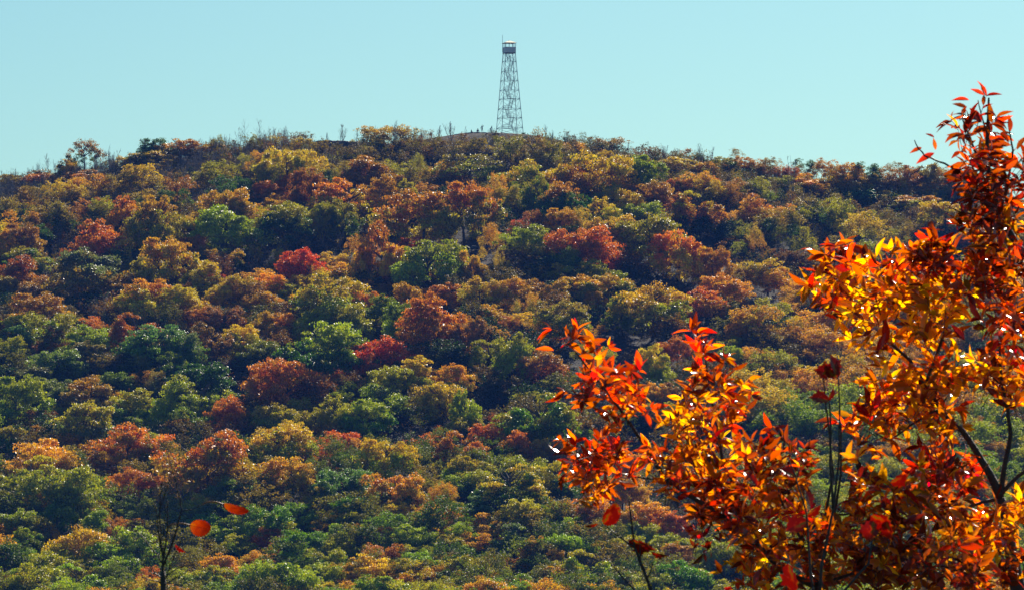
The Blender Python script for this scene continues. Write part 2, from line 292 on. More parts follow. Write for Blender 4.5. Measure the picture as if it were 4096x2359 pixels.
# ------------------------------------------------------------------ the trees of the slope
# (column, row of the crown's top, width, lit height, upper colour, lower colour) measured tile by tile
TILES = [
 (0, 500, 2.427, """820 140 260 280 TKs|1500 130 250 140 KK|1750 150 330 300 BT|2040 180 200 300 BB|1470 250 400 240 GK|1180 300 120 330 GTt|820 450 330 240 DB|650 340 170 280 GT|340 440 260 240 TB|
 60 500 140 260 TY|1740 500 250 330 DDs|1530 580 270 170 TT|1510 700 400 400 BY|1170 700 260 260 VO|885 930 390 330 VD|2210 630 330 260 OT|2200 810 470 300 YL|1850 860 190 150 GG|170 970 330 260 DO|40 1020 200 260 OG|
 240 1190 290 200 LN|120 1280 400 220 WD|1290 1040 170 160 GY|1220 1090 330 220 GK|1560 1100 400 330 GY|1890 1070 250 200 BT|2190 1230 260 180 OK|1970 1330 280 200 GG|830 1210 520 300 ST|1240 1300 170 150 TY|2360 1060 170 110 VB|2370 280 130 150 YY|2110 100 110 200 YTt|600 930 110 160 TTs"""),
 (1000, 500, 2.427, """60 100 110 230 YYt|230 110 200 130 GTs|510 120 190 150 GTs|60 250 160 200 OK|370 240 380 280 GY|780 430 200 110 YN|340 490 150 150 VD|600 430 280 300 DD|190 560 260 160 VD|500 610 260 140 VV|310 670 240 150 OG|
 1190 10 260 250 GTs|1190 120 200 150 GTs|1450 10 260 280 GTs|1450 140 200 160 TTs|1160 310 370 220 DD|1100 430 260 150 VO|940 530 460 260 OG|1300 500 280 280 BT|1470 530 200 220 YK|1830 340 200 180 OT|1640 280 130 230 YTt|330 750 380 280 YK|560 750 240 170 OY|690 760 180 240 YY|60 750 170 150 OB|
 890 740 260 260 YK|1040 900 170 100 GG|1720 560 200 120 BB|1680 650 520 350 BY|2080 560 400 360 BT|1960 550 130 120 OB|1260 960 380 430 BGt|1090 1060 180 170 OO|1570 1090 210 130 RW|1740 1130 470 330 LL|1830 1030 240 160 GTs|2340 960 160 240 OGt|2140 1240 200 230 GTt|
 480 1220 300 240 RR|290 1210 150 160 YY|570 1340 260 200 GG|820 1250 220 120 GO|930 1340 300 200 GY|1400 1370 200 150 WD|430 1040 200 200 TTs|2400 470 160 250 OG|50 1190 110 100 GT|30 920 120 170 YT|100 1410 240 150 OO|2180 120 260 150 TTs|2120 290 420 240 TYs|1620 130 200 110 TTs|1820 150 210 110 TTs|1100 200 200 130 TTs"""),
 (2000, 500, 2.427, """110 100 260 240 TYs|330 130 260 250 TTs|480 150 200 250 TTs|730 170 240 200 GTs|1040 250 130 100 GT|1090 130 270 200 TTs|270 350 380 200 GY|360 320 180 120 TT|40 470 150 200 OG|380 490 200 250 YN|650 410 350 190 VD|910 280 500 270 GB|1080 330 200 130 OO|
 1380 300 320 280 YK|1190 510 110 80 YY|200 570 180 200 YK|840 500 230 200 GY|1010 560 220 200 YK|620 560 300 260 BK|1250 580 260 150 DV|1200 620 290 220 OG|1540 560 350 230 PP|1680 520 170 130 WW|1700 320 300 220 GO|1880 450 250 160 OO|1810 230 140 110 DTs|1920 280 100 110 KK|1990 360 160 160 OP|
 2170 310 230 220 YK|2350 320 200 200 BB|2290 220 110 100 TTs|2060 500 150 130 VD|2260 520 220 180 PB|2020 540 220 170 GY|1920 650 350 250 GB|980 700 240 230 GY|1310 680 220 140 OG|1400 760 300 180 YT|570 810 240 190 OG|310 820 160 150 DB|760 790 170 220 GY|1100 890 350 180 OB|
 1450 870 500 330 YL|210 920 170 130 RW|320 980 380 250 YY|90 1050 150 140 GO|550 1040 130 140 VV|800 1010 450 200 VV|1750 1050 390 330 VG|1870 1180 200 180 GO|2060 1210 270 260 BB|1790 820 120 200 VDs|1960 800 150 200 DDs|2250 840 150 130 OK|860 1250 160 120 GY|900 1320 320 150 YY|
 520 1340 160 130 GY|340 1350 140 100 GY|2360 1340 150 180 GY|2370 930 150 230 YLs|2330 1120 140 170 LYs|1950 1350 120 150 YG|20 1220 100 200 GY|60 600 200 180 GY|640 1180 260 200 YK|1340 1000 240 200 KK|1180 420 130 200 TTs"""),
 (3000, 500, 2.427, """60 330 130 200 BB|180 310 180 200 TB|310 410 140 110 WW|410 390 140 140 WD|540 330 180 150 KT|790 320 200 150 BT|940 370 270 160 OO|1140 360 190 150 KK|1300 400 220 180 PP|1420 350 120 110 TTs|1590 400 240 200 DP|1480 420 200 180 BP|1750 390 250 200 PT|1900 420 200 180 PT|2030 440 200 200 TP|
 80 510 220 180 YN|290 500 200 180 YL|490 530 260 160 OB|680 570 200 160 OG|750 470 240 150 GO|960 480 170 160 YL|1180 480 230 220 TG|1440 490 150 150 GY|1650 560 250 220 PTs|130 680 340 140 OO|280 820 120 140 GG|560 700 260 220 TKs|830 680 240 240 TTs|1080 640 220 250 KK|1330 520 240 200 PB|1000 560 220 180 BT|1760 560 220 180 BY|1980 580 240 200 YT|1270 680 220 250 TPs|1530 690 320 220 OY|
 1900 740 330 170 GY|1850 600 240 180 TKs|2120 640 260 240 TK|850 820 170 240 LNs|1180 830 180 150 YTs|530 1000 190 250 YYs|270 970 150 190 YLs|50 940 120 220 GBt|1140 1120 200 250 YTs|1390 1000 150 160 YTs|1540 930 130 160 TGs|1520 1080 120 150 YTs|870 1050 180 220 TLs|2200 990 260 180 PW|190 1190 110 150 BTs|170 1320 330 200 GG|550 1260 130 120 YY|400 1080 160 180 YKs|700 1180 180 200 TKs"""),
 (0, 1100, 2.427, """80 30 240 200 PT|400 30 280 190 PT|310 180 430 210 BB|1000 70 190 140 YB|720 -10 260 170 TT|1420 50 420 290 BG|1790 110 330 240 GG|1240 260 130 60 OO|1600 270 140 180 YY|1850 10 170 140 YL|1970 80 130 110 YY|2110 0 160 130 RR|2310 0 250 230 OO|2160 120 260 170 GG|600 300 130 110 YT|200 380 330 140 GY|
 490 370 400 210 YL|900 410 270 140 VB|700 420 250 180 TY|1330 370 390 190 DV|2000 310 260 170 VD|1850 380 130 110 VO|2180 310 260 190 PD|2380 360 130 100 OG|1700 420 160 120 GT|50 440 160 180 VO|240 500 270 210 SY|530 470 150 120 OB|850 490 340 190 LL|1100 500 170 120 YL|1500 500 450 240 SN|1780 580 270 260 SN|
 2050 470 330 260 TP|2320 490 280 230 GY|530 560 170 120 VD|640 600 210 150 DD|100 610 260 230 YS|400 640 160 130 DT|560 730 340 210 SN|850 640 280 200 TS|1040 680 180 140 BT|1080 800 220 140 GK|1340 780 270 160 TK|1240 820 120 80 BB|1930 720 80 70 VV|80 880 130 110 OB|340 880 300 210 SK|1370 930 200 190 BT|1520 930 160 220 TS|
 1860 990 480 250 YL|150 990 380 340 YN|520 1010 330 230 SK|870 1000 380 240 BP|1180 1120 190 150 OY|1340 1110 320 220 YL|600 1280 180 130 YY|880 1230 450 180 GS|1100 1270 240 180 NN|2230 1180 280 250 VB|1780 1290 330 180 NL|1990 1260 200 130 YY|1230 1370 190 130 NN|1480 1320 230 160 LN|1640 1320 100 80 VV|1980 1350 160 120 BB|2400 1190 100 130 VV|1170 950 260 200 NK|1950 870 420 220 KK|1700 760 260 240 NK"""),
 (1000, 1100, 2.427, """120 0 310 170 OO|300 60 260 150 YL|500 110 130 120 YY|100 150 270 160 OG|350 200 250 130 OB|200 290 120 70 VV|560 10 260 120 GY|800 0 560 210 GY|1130 60 190 140 OO|1390 0 220 140 WP|1080 150 300 250 VB|1310 90 130 140 PP|1530 90 220 230 BB|1420 210 100 70 PP|1840 90 260 170 VB|1820 190 450 390 VB|
 1330 200 240 270 NN|1530 270 310 300 NL|2230 30 270 210 OG|2330 290 270 170 OO|180 370 240 190 BD|350 380 300 190 OO|50 360 120 100 VO|600 340 230 250 LY|860 290 420 230 YL|1110 350 230 160 YY|800 480 560 400 LK|1110 560 200 130 YY|2150 400 260 250 PP|2330 500 230 160 OG|2320 640 310 180 YL|1310 610 420 300 RD|
 30 530 120 150 YY|180 650 110 80 YY|510 680 130 90 VV|350 830 500 260 VB|620 810 220 190 YT|880 900 240 170 VO|740 940 210 160 OY|120 1030 280 190 VD|640 1040 180 130 BT|930 1030 260 150 LN|650 1150 230 100 OO|900 1130 240 140 LY|1440 890 380 210 YY|1700 790 380 250 GG|1860 780 150 90 OO|2020 780 120 80 OO|
 1990 870 260 210 OG|1180 990 220 160 YT|1310 1060 350 220 LN|1850 1050 350 260 GY|2080 1130 190 290 YL|1620 1180 170 70 GG|1700 1300 160 130 YN|280 1250 330 190 YY|520 1200 250 120 YG|1120 1210 350 250 LN|820 1170 280 250 YL|640 1310 250 200 YY|50 1280 160 170 LL|2070 1380 240 180 YK|2380 1340 150 150 VV|300 1410 320 120 GG|1800 480 400 250 TPs|130 640 300 200 TK|2250 870 260 240 TKs"""),
 (2000, 1100, 2.427, """130 30 260 180 OO|260 160 160 200 OY|500 60 290 200 BO|700 80 160 110 VO|820 20 300 150 OY|1080 0 300 190 OY|920 150 190 160 OT|1170 200 210 230 LN|1480 90 500 210 OY|1900 130 360 240 VB|2180 0 330 230 OB|590 250 380 170 PY|230 360 200 110 AG|530 430 240 140 GO|800 460 150 110 GO|50 270 170 100 OO|50 390 160 130 WD|
 980 480 80 70 OO|1720 590 260 200 VW|1480 680 270 270 GL|1330 880 120 100 YY|150 570 310 310 YL|400 730 330 230 PW|820 660 170 150 YY|980 690 190 170 YT|2200 630 200 100 YY|2190 700 230 190 LN|2290 590 130 120 YY|2360 400 210 210 OB|150 990 120 90 NB|1330 960 200 130 YO|1490 1050 240 210 OY|1720 1060 250 210 PD|1930 1050 220 180 OY|2130 1000 240 200 BY|2330 950 240 200 OG|
 260 1140 260 150 YG|420 1160 550 230 YN|100 1340 260 170 VD|2380 1100 200 180 BO|700 1230 280 160 YN|950 1380 260 140 BY|1550 1250 260 150 YB|1100 1280 240 150 LY|1950 1250 260 180 OB|2300 1230 260 180 GY|500 1000 250 160 YK|900 900 240 160 YK|1250 1150 200 130 OB"""),
 (0, 1700, 2.209, """100 20 220 160 YN|400 0 200 130 OG|680 20 200 90 YY|600 80 190 90 OO|350 130 420 140 OB|620 190 270 140 GL|1140 0 430 260 VB|1380 80 240 170 YK|1820 50 620 310 VB|810 270 210 140 VO|250 280 450 150 GY|560 380 500 230 LN|880 440 190 170 LN|40 330 130 80 NN|200 480 210 160 YY|50 430 160 140 YY|1150 380 330 180 BO|1430 360 130 90 VV|
 1390 440 230 160 OT|1620 410 140 120 NN|1800 350 240 160 NN|1960 390 210 160 OT|2150 300 200 200 YT|1640 540 320 170 GY|2050 470 320 210 SN|60 580 210 130 LN|330 610 300 130 OY|60 690 170 80 BO|520 660 250 200 NN|750 660 270 120 GG|900 710 190 100 GG|760 730 310 160 LN|180 740 330 150 YY|1110 690 180 110 LN|1180 760 180 90 SS|1320 700 120 90 NN|930 840 150 90 DD|1130 820 270 90 DV|
 400 870 190 170 OB|100 910 200 90 OG|230 920 210 200 LN|700 900 480 150 GY|1120 900 450 160 LN|90 1030 310 190 NN|1000 1040 390 210 LN|1700 1000 220 160 YY|1450 880 200 120 YL|1920 880 90 100 OO|1800 800 250 140 NL|2070 810 300 170 LL|1970 1130 320 130 OO|500 1120 350 150 YL|1330 1250 160 190 VO|60 1250 210 120 LY|330 1230 400 160 LY|700 1230 380 210 LN|160 1310 200 160 DK|1900 1250 310 160 LN|
 1600 1270 260 160 YL|400 1370 260 140 YN|980 1350 220 90 LL|1440 1010 200 130 YG|1450 760 240 120 YL|1620 700 200 110 YL|670 1390 240 120 NY|2100 960 220 120 YL|1250 1080 200 120 YN|2080 1380 260 120 LY|1500 1150 220 140 NL|1160 1390 200 120 NN|1820 1390 240 110 YN"""),
 (1000, 1700, 2.209, """290 0 400 210 GY|60 140 180 130 GT|540 100 150 160 OB|780 60 250 160 VO|640 160 150 130 VV|980 120 170 130 OB|1190 130 340 270 GY|1530 60 210 150 VD|1760 10 170 130 VV|1850 60 350 240 VV|2100 0 250 210 VD|500 260 150 110 RV|390 300 340 260 OG|130 280 250 160 YS|820 240 190 130 NK|930 280 200 120 YT|100 420 250 180 SK|850 400 370 190 SK|1080 420 150 140 BB|
 1300 430 380 140 OG|1530 430 200 160 YG|1250 560 300 170 OG|600 550 200 160 GY|620 470 150 110 OO|1640 540 120 150 OO|1740 500 150 160 OY|1660 330 150 120 YT|1900 280 250 190 YL|1850 440 220 130 LN|2000 400 250 170 YK|2150 340 200 170 YK|900 620 320 160 NN|1080 600 180 140 NN|1280 680 250 100 GG|2030 640 260 130 SK|1830 680 150 100 YY|180 720 320 110 NL|450 690 250 140 NL|760 760 220 90 GO|590 810 130 70 OO|
 950 760 250 110 YY|1250 760 300 110 NS|1550 770 230 140 NN|1650 690 220 110 OO|1840 740 200 130 OG|2060 780 280 130 OO|130 840 250 110 NN|330 860 200 100 YY|730 870 250 140 LL|450 930 300 210 NS|1400 880 300 170 LN|1150 890 200 140 BT|950 890 190 140 BT|1500 940 190 140 NN|170 910 200 120 VV|90 980 140 90 RR|240 1030 130 100 VV|800 990 240 120 YL|1750 980 250 140 YN|1900 860 250 110 LL|2130 880 160 130 NS|2000 960 240 120 OB|
 1150 1050 270 160 VO|1040 1150 350 160 AO|420 1100 250 120 NL|700 1100 300 150 YN|250 1200 450 170 LN|600 1220 300 190 LN|1480 1060 240 110 YL|1560 1100 300 140 LN|1450 1180 320 130 GO|1650 1220 180 160 OY|1900 1160 300 140 YG|2120 1140 180 90 VB|1150 1330 400 140 LN|1400 1250 240 140 YN|800 1220 220 160 YL|2050 1340 350 140 OO|100 1290 300 160 NY|900 1370 220 100 NL|420 1380 200 90 TY|650 1370 240 110 YT|1750 1330 220 130 YG|90 1100 200 110 OG|40 760 160 120 YL|20 860 120 110 NK|1330 1100 160 120 NY|1880 1060 200 120 NN|2150 1040 160 120 NN|2150 1240 200 140 YL|1640 900 200 110 OY|1100 1220 240 110 OA"""),
 (2000, 1700, 1.273, """60 30 150 120 VB|260 80 160 100 OT|120 160 200 90 YK|270 190 180 140 GK|50 210 250 150 GK|450 30 110 80 LL|640 110 130 200 OO|620 270 180 130 OO|160 340 100 80 YG|110 390 200 110 YY|260 400 150 90 LL|450 370 200 110 OO|760 400 180 80 OO|890 440 140 110 VB|120 510 200 100 SN|370 470 150 110 YN|200 570 150 130 BO|340 560 180 100 LN|440 570 110 80 NN|
 40 670 120 80 VB|460 640 230 130 YL|640 560 150 90 YL|700 620 150 110 YY|900 600 150 100 BO|880 550 150 80 YY|900 690 220 120 NN|1080 580 150 130 YL|1050 740 200 100 YY|280 720 150 90 OG|150 760 180 90 NN|40 780 100 70 VO|560 750 200 100 NN|380 760 150 100 YY|30 560 100 80 OB|740 760 180 90 YN|840 810 140 60 OO|500 500 140 90 NL|600 430 160 90 OY|20 450 120 90 GY|700 500 150 80 YL|330 690 120 80 YO|800 690 130 80 NY"""),
]
def parse():
    T = []
    for ox, oy, s, txt in TILES:
        for e in txt.replace('\n', ' ').split('|'):
            a = e.split()
            if len(a) != 5: continue
            x, y, ww, h = (float(v) for v in a[:4]); c = a[4]
            T.append([ox + x / s, oy + y / s, ww / s, h / s, c[0], c[1], c[2] if len(c) > 2 else '', 1])
    return T
TREES = parse()
# fill: behind the near branches on the right, and beyond the picture's edges
rf = random.Random(11)
def zone_cols(py):
    if py < 900: return rf.choice(['OG', 'BT', 'TK', 'YT', 'GY', 'BY', 'YK'])
    if py < 1500: return rf.choice(['OG', 'BY', 'GY', 'OB', 'PY', 'YL', 'BT', 'GO', 'YK', 'YN'])
    return rf.choice(['YL', 'LN', 'NL', 'OG', 'YN', 'GY', 'YL', 'NL', 'YL', 'LN', 'BY'])
def fill(x0, x1, y0, y1, dx, dy):
    y = y0
    while y < y1:
        x = x0 + rf.uniform(0, dx)
        while x < x1:
            c = zone_cols(y); ww = rf.uniform(90, 170)
            TREES.append([x, y + rf.uniform(-25, 25), ww, ww * rf.uniform(.5, .8), c[0], c[1], '', 0]); x += dx * rf.uniform(.8, 1.3)
        y += dy
fill(3020, 4180, 1180, 2420, 105, 72); fill(-420, -60, 850, 2420, 120, 85); fill(4180, 4600, 850, 2420, 120, 85); fill(3950, 4180, 820, 1180, 100, 70)
fill(-60, 4200, 2330, 2430, 100, 60)
fill(3150, 3900, 1090, 1180, 110, 60)

for x_, y_, w_, c_ in [(30, 790, 120, 'TK'), (140, 745, 110, 'TB'), (255, 720, 120, 'GT'), (90, 850, 130, 'BK'), (215, 800, 130, 'TK'), (350, 700, 120, 'OT'), (470, 690, 110, 'TT'), (560, 660, 120, 'GT'), (330, 790, 130, 'DK'), (640, 640, 110, 'TB'),
                       (450, 790, 120, 'YK'), (560, 760, 120, 'TK'), (120, 900, 110, 'KK'), (690, 760, 110, 'KT'), (860, 640, 110, 'YT'), (930, 700, 120, 'KK'), (1120, 600, 110, 'TT'), (1240, 620, 110, 'GT'), (1330, 650, 110, 'TK'), (1480, 640, 120, 'TT'), (1600, 640, 110, 'YT'), (30, 700, 100, 'TT'), (3420, 700, 120, 'BT'), (3560, 760, 130, 'TK'), (3300, 790, 130, 'YK'), (3700, 790, 130, 'BY'), (3120, 830, 120, 'TK'), (3850, 720, 120, 'TP'), (3450, 850, 130, 'GY'), (3200, 700, 120, 'OB')]:
    TREES.append([x_, y_, w_, w_ * .75, c_[0], c_[1], '', 0])
def crest_row(px): return float(HY - FPX * np.interp((px - CX) / FPX * 1200, CRX, CRZ) / 1200)
DS = np.arange(700, 1197, 1.5)
def seat(px, ytop, h_px, lo=4.0, hi=19.0):
    """distance and height of a tree whose top shows at (px, ytop) and whose crown shows h_px tall"""
    hw = np.clip(h_px / FPX * DS, lo, hi)
    gz = ground((px - CX) / FPX * DS, DS)
    top = HY - (gz + hw) / DS * FPX
    ok = np.nonzero(top <= ytop)[0]
    if len(ok): i = ok[0]; return DS[i], hw[i]
    d = 1192.0; gz = float(ground((px - CX) / FPX * d, d)); hw = (HY - ytop) / FPX * d - gz
    return d, max(2.5, hw)

def srgb(c): return c
placed = []                                  # (px, ytop, w, h, c1, c2, kind, d, Ht, hc, rad)
for px, yt, ww, h, c1, c2, k, listed in TREES:
    mpp0 = 1000 / FPX
    hc_px = max(h * 1.45, ww * .95)
    if k == 's': hc_px = max(h * 1.05, ww * .5)
    Hpx = hc_px * 1.16
    if yt + Hpx > crest_row(px) and yt < crest_row(px) - 4: Hpx = min(Hpx, max(crest_row(px) - yt + 18, 30))
    d, Ht = seat(px, yt, Hpx, 2.5 if h < 60 else 4.0)
    mpp = d / FPX
    rad = ww * mpp * .70; hc = min(hc_px * mpp, Ht * .93)
    kk = {'s': 'sparse', 't': 'tall', '': None}[k]
    if kk is None: kk = rf.choice(['broad', 'broad', 'round', 'low']) if h / ww < .75 else rf.choice(['broad', 'round'])
    placed.append(dict(px=px, py=yt, w=ww, h=h, a=c1, b=c2, kind=kk, d=d, H=Ht, hc=hc, r=rad, listed=listed))
NTHINGS = 296
order = sorted(range(len(placed)), key=lambda i: -(placed[i]['w'] * placed[i]['h'] if (placed[i]['listed'] and placed[i]['py'] < 2330) else 0))
THINGS = [placed[i] for i in order[:NTHINGS]]; REST = [placed[i] for i in order[NTHINGS:]]

# labels: colour and form, then where it stands against its neighbours and the landmarks
def colours(t): return WORD[t['a']] if t['a'] == t['b'] else WORD[t['a']] + ' and ' + WORD[t['b']]
def vzone(t):
    top = crest_row(t['px']); f = (t['py'] + t['h'] / 2 - top) / (2330 - top)
    return ('on the skyline' if f < .03 else 'below the skyline' if f < .12 else 'high on slope' if f < .27 else 'on upper slope' if f < .42 else
            'midway down slope' if f < .58 else 'on lower slope' if f < .75 else 'near slope foot' if f < .9 else 'at bottom edge')
def hzone(t):
    x = t['px']
    return ('at far left' if x < 260 else 'in left part' if x < 900 else 'well left of tower' if x < 1450 else 'left of tower' if x < 1880 else
            'straight below tower' if x < 2220 else 'right of tower' if x < 2700 else 'well right of tower' if x < 3250 else 'in right part')
def form(t):
    s = 'tall narrow' if t['kind'] == 'tall' else 'thin-leaved' if t['kind'] == 'sparse' else 'broad' if t['w'] > 165 else 'small' if t['w'] < 75 else 'rounded' if t['h'] / t['w'] > .6 else 'spreading'
    return s
def rel(t, o):
    dx = (o['px'] - t['px']); dy = (o['py'] + o['h'] / 2) - (t['py'] + t['h'] / 2)
    if abs(dx) > abs(dy) * 1.2: return 'right of' if dx < 0 else 'left of'
    return 'above' if dy > 0 else 'below'
def near(t, k):
    q = sorted((o for o in THINGS if o is not t), key=lambda o: (o['px'] - t['px']) ** 2 + 1.5 * (o['py'] - t['py']) ** 2)
    return q[k]
used = {}
for t in THINGS:
    vz, hz = vzone(t), hzone(t)
    c = [f"{form(t)} {colours(t)} tree {vz}, {hz}"]
    for k in range(3):
        o = near(t, k); c.append(f"{form(t)} {colours(t)} tree {vz}, {rel(t, o)} a {WORD[o['a']]} one {hz}")
    o, o2 = near(t, 0), near(t, 1)
    c.append(f"{form(t)} {WORD[t['a']]} tree {vz}, {rel(t, o)} a {form(o)} {WORD[o['a']]} one, {rel(t, o2)} a {WORD[o2['a']]} one")
    t['cands'] = c
from collections import Counter
for lvl in range(5):
    cnt = Counter(x for t in THINGS for x in set(t['cands']))
    for t in THINGS:
        if 'label' in t: continue
        x = t['cands'][lvl]
        if cnt[x] == 1 and len(x.replace(',', '').split()) <= 16 and x not in used: t['label'] = x; used[x] = 1
left = [t for t in THINGS if 'label' not in t]
for t in left:
    o, o2 = near(t, 0), near(t, 2)
    for x in (f"{form(t)} {WORD[t['a']]} tree {rel(t, o)} a {form(o)} {colours(o)} one, {hzone(t)}", f"{colours(t)} tree {rel(t, o2)} a {form(o2)} {colours(o2)} one, {vzone(t)}"):
        if x not in used and len(x.replace(',', '').split()) <= 16: t['label'] = x; used[x] = 1; break
    else:
        i_ = 3
        while True:
            o = near(t, i_); x = f"{form(t)} {WORD[t['a']]} tree {rel(t, o)} a {form(o)} {WORD[o['a']]} one, {vzone(t)}, {hzone(t)}"
            if x not in used and len(x.replace(',', '').split()) <= 16: break
            i_ += 1
        t['label'] = x; used[x] = 1
print('labels left', sum('label' not in t for t in THINGS), 'dups', len(THINGS) - len(set(t['label'] for t in THINGS)), 'placed', len(placed), 'rest', len(REST))

def jit(c, r, a=.18): return tuple(max(0, v * (1 + r.uniform(-a, a))) for v in c)
rt = random.Random(3)
for i, t in enumerate(THINGS):
    x = (t['px'] - CX) / FPX * t['d']; z = float(ground(x, t['d']))
    root = thing('autumn_tree', t['label'], 'tree', (x, t['d'], z), 'autumn trees on the wooded slope')
    root.rotation_euler.z = rt.uniform(0, 6.28)
    tr = link('trunk', rt.choice(TRUNKS), root); tr.scale = (t['r'], t['r'], t['H'] * 1.02)
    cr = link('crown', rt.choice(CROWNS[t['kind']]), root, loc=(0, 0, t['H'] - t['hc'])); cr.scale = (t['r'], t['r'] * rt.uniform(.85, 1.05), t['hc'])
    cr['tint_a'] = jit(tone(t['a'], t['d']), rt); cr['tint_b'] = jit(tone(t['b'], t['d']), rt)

GAPS = [(2430, 1400, 260, 120), (1900, 1000, 110, 190), (1905, 1620, 90, 110), (250, 960, 230, 150), (430, 1330, 160, 70), (1500, 1000, 90, 90), (1240, 980, 130, 60), (1240, 1500, 120, 60), (2900, 1060, 120, 90),
        (860, 700, 110, 80), (1350, 680, 90, 50), (900, 1520, 110, 70), (1530, 1700, 200, 60), (300, 1600, 110, 90), (3350, 950, 250, 70), (2700, 1260, 150, 60), (450, 1870, 60, 60), (1700, 1030, 120, 60), (400, 740, 100, 60)]
def in_gap(px, d, h=2.0):
    row = HY - FPX * (float(ground((px - CX) / FPX * d, d)) + h) / d
    return any(((px - g[0]) / g[2]) ** 2 + ((row - g[1]) / g[3]) ** 2 < 1 for g in GAPS)
# the smaller trees between them: one mass
def bake(items, name, label, keep, grow, mat, shade_mul=1.0):
    Vs, Fs, Ls, Ts = [], [], [], []; base = 0
    r = np.random.default_rng(5)
    for n_, t in enumerate(items):
        P, Nn, S, Q = BPTS[(t['kind'], n_ % 2)]
        m = r.random(len(P)) < keep
        x = (t['px'] - CX) / FPX * t['d']; z = float(ground(x, t['d']))
        a = r.uniform(0, 6.28); ca, sa = math.cos(a), math.sin(a)
        p = P[m] @ np.array([[ca, sa, 0], [-sa, ca, 0], [0, 0, 1]])
        c = np.stack([p[:, 0] * t['r'] + x, p[:, 1] * t['r'] + t['d'], p[:, 2] * t['hc'] + z + t['H'] - t['hc']], 1)
        V, Fc = stamp(CARD_V, CARD_F, c, frames(Nn[m], r), S[m] * t['r'] * grow)
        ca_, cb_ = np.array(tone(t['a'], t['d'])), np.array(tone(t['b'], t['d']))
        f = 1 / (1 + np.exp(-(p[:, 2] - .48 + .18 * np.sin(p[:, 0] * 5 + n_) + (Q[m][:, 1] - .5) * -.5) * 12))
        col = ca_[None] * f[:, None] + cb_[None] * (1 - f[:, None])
        col = col * shade_mul  # values below one paint shade into the leaf colour
        Vs.append(V); Fs.append(Fc + base); base += len(V)
        Ls.append(np.repeat(Q[m], 4, axis=0)); Ts.append(np.repeat(col, 4, axis=0))
    me = mesh_np(name, np.concatenate(Vs), np.concatenate(Fs), {'leafvar': np.concatenate(Ls), 'tint': np.concatenate(Ts)})
    o = link(name, me, mat=mat); tag(o, label, kind='stuff'); return o
BPTS = {(k, j): crown_points(900 + 10 * i + j, k) for i, k in enumerate(KINDS) for j in range(2)}
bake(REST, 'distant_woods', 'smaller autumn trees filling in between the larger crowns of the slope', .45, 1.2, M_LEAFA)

rg = np.random.default_rng(88); FL = []
for px, d in zip(rg.uniform(-350, 4450, 900), rg.uniform(735, 1160, 900)):
    if rg.random() > (1160 - d) / 425 * .5 + .5: continue
    if in_gap(px, d, 4): continue
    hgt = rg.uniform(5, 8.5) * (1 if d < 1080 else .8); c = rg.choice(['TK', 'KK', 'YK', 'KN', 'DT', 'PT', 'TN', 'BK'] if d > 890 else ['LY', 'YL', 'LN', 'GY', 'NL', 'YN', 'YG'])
    FL.append(dict(px=px, d=d, a=c[0], b=c[1], kind=str(rg.choice(['broad', 'low', 'round'])), H=hgt, hc=hgt * .96, r=rg.uniform(3, 4.8)))
bake(FL, 'understory_trees', 'low trees with shade painted into their colours, under and between the tall ones', .22, 1.45, M_LEAFA, .4)  # leaf colours darkened to imitate the shade under the tall trees

# undergrowth: thin brush between and under the trees, denser and browner towards the ridge
r = np.random.default_rng(21)
UB = []; CB = []
def brush(n, d0, d1, h0, h1, r0, r1, cols, out, xa=-300, xb=4400):
    for px, d in zip(r.uniform(xa, xb, n), r.uniform(d0, d1, n)):
        if 1230 < px < 1460 and d > 1184: continue
        if 1740 < px < 2150 and d > 1184: continue
        if 1790 < px < 1990 and 1160 < d < 1184 and r.random() < .5: continue
        if d < 1150 and in_gap(px, d) and r.random() < .75: continue
        hgt = r.uniform(h0, h1); c = r.choice(list(cols))
        out.append(dict(px=px, d=d, a=c, b=c, kind='sparse', H=hgt, hc=hgt * .97, r=r.uniform(r0, r1)))
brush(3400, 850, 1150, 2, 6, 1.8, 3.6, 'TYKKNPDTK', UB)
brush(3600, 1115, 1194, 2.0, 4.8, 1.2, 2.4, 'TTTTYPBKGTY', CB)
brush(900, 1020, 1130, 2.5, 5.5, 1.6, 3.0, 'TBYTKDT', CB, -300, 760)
bake(UB, 'undergrowth', 'brush with shade painted into its colours, on the ground between the trees', .035, 1.7, M_LEAFA, .38)  # shadow of the gaps is put into the brush colours
bake(CB, 'ridge_brush', 'tan and olive brush covering the top of the ridge', 0.065, 2.6, M_LEAFA, .45)  # tan and olive lowered to paint the ridge's shade into the leaves
# bare twiggy saplings: one mass of thin stems (ridge) -------------------------------------------------
TW_V, TW_F = [], []
def sticks(P0, P1, R0, R1):
    """many tapered 3-sided sticks at once"""
    d = P1 - P0; d /= np.linalg.norm(d, axis=1, keepdims=True) + 1e-9
    a = np.where(np.abs(d[:, 2:3]) > .9, np.array([[1., 0, 0]]), np.array([[0., 0, 1]])); u = np.cross(d, a); u /= np.linalg.norm(u, axis=1, keepdims=True); v = np.cross(d, u)
    ring = []
    for P, R in ((P0, R0), (P1, R1)):
        for k in range(3):
            an = 2 * math.pi * k / 3; ring.append(P + (u * math.cos(an) + v * math.sin(an)) * R[:, None])
    V = np.stack(ring, 1).reshape(-1, 3); n = len(P0)
    Fq = np.array([[0, 1, 4, 3], [1, 2, 5, 4], [2, 0, 3, 5]]); Fc = (Fq[None] + (np.arange(n) * 6)[:, None, None]).reshape(-1, 4)
    return V, Fc
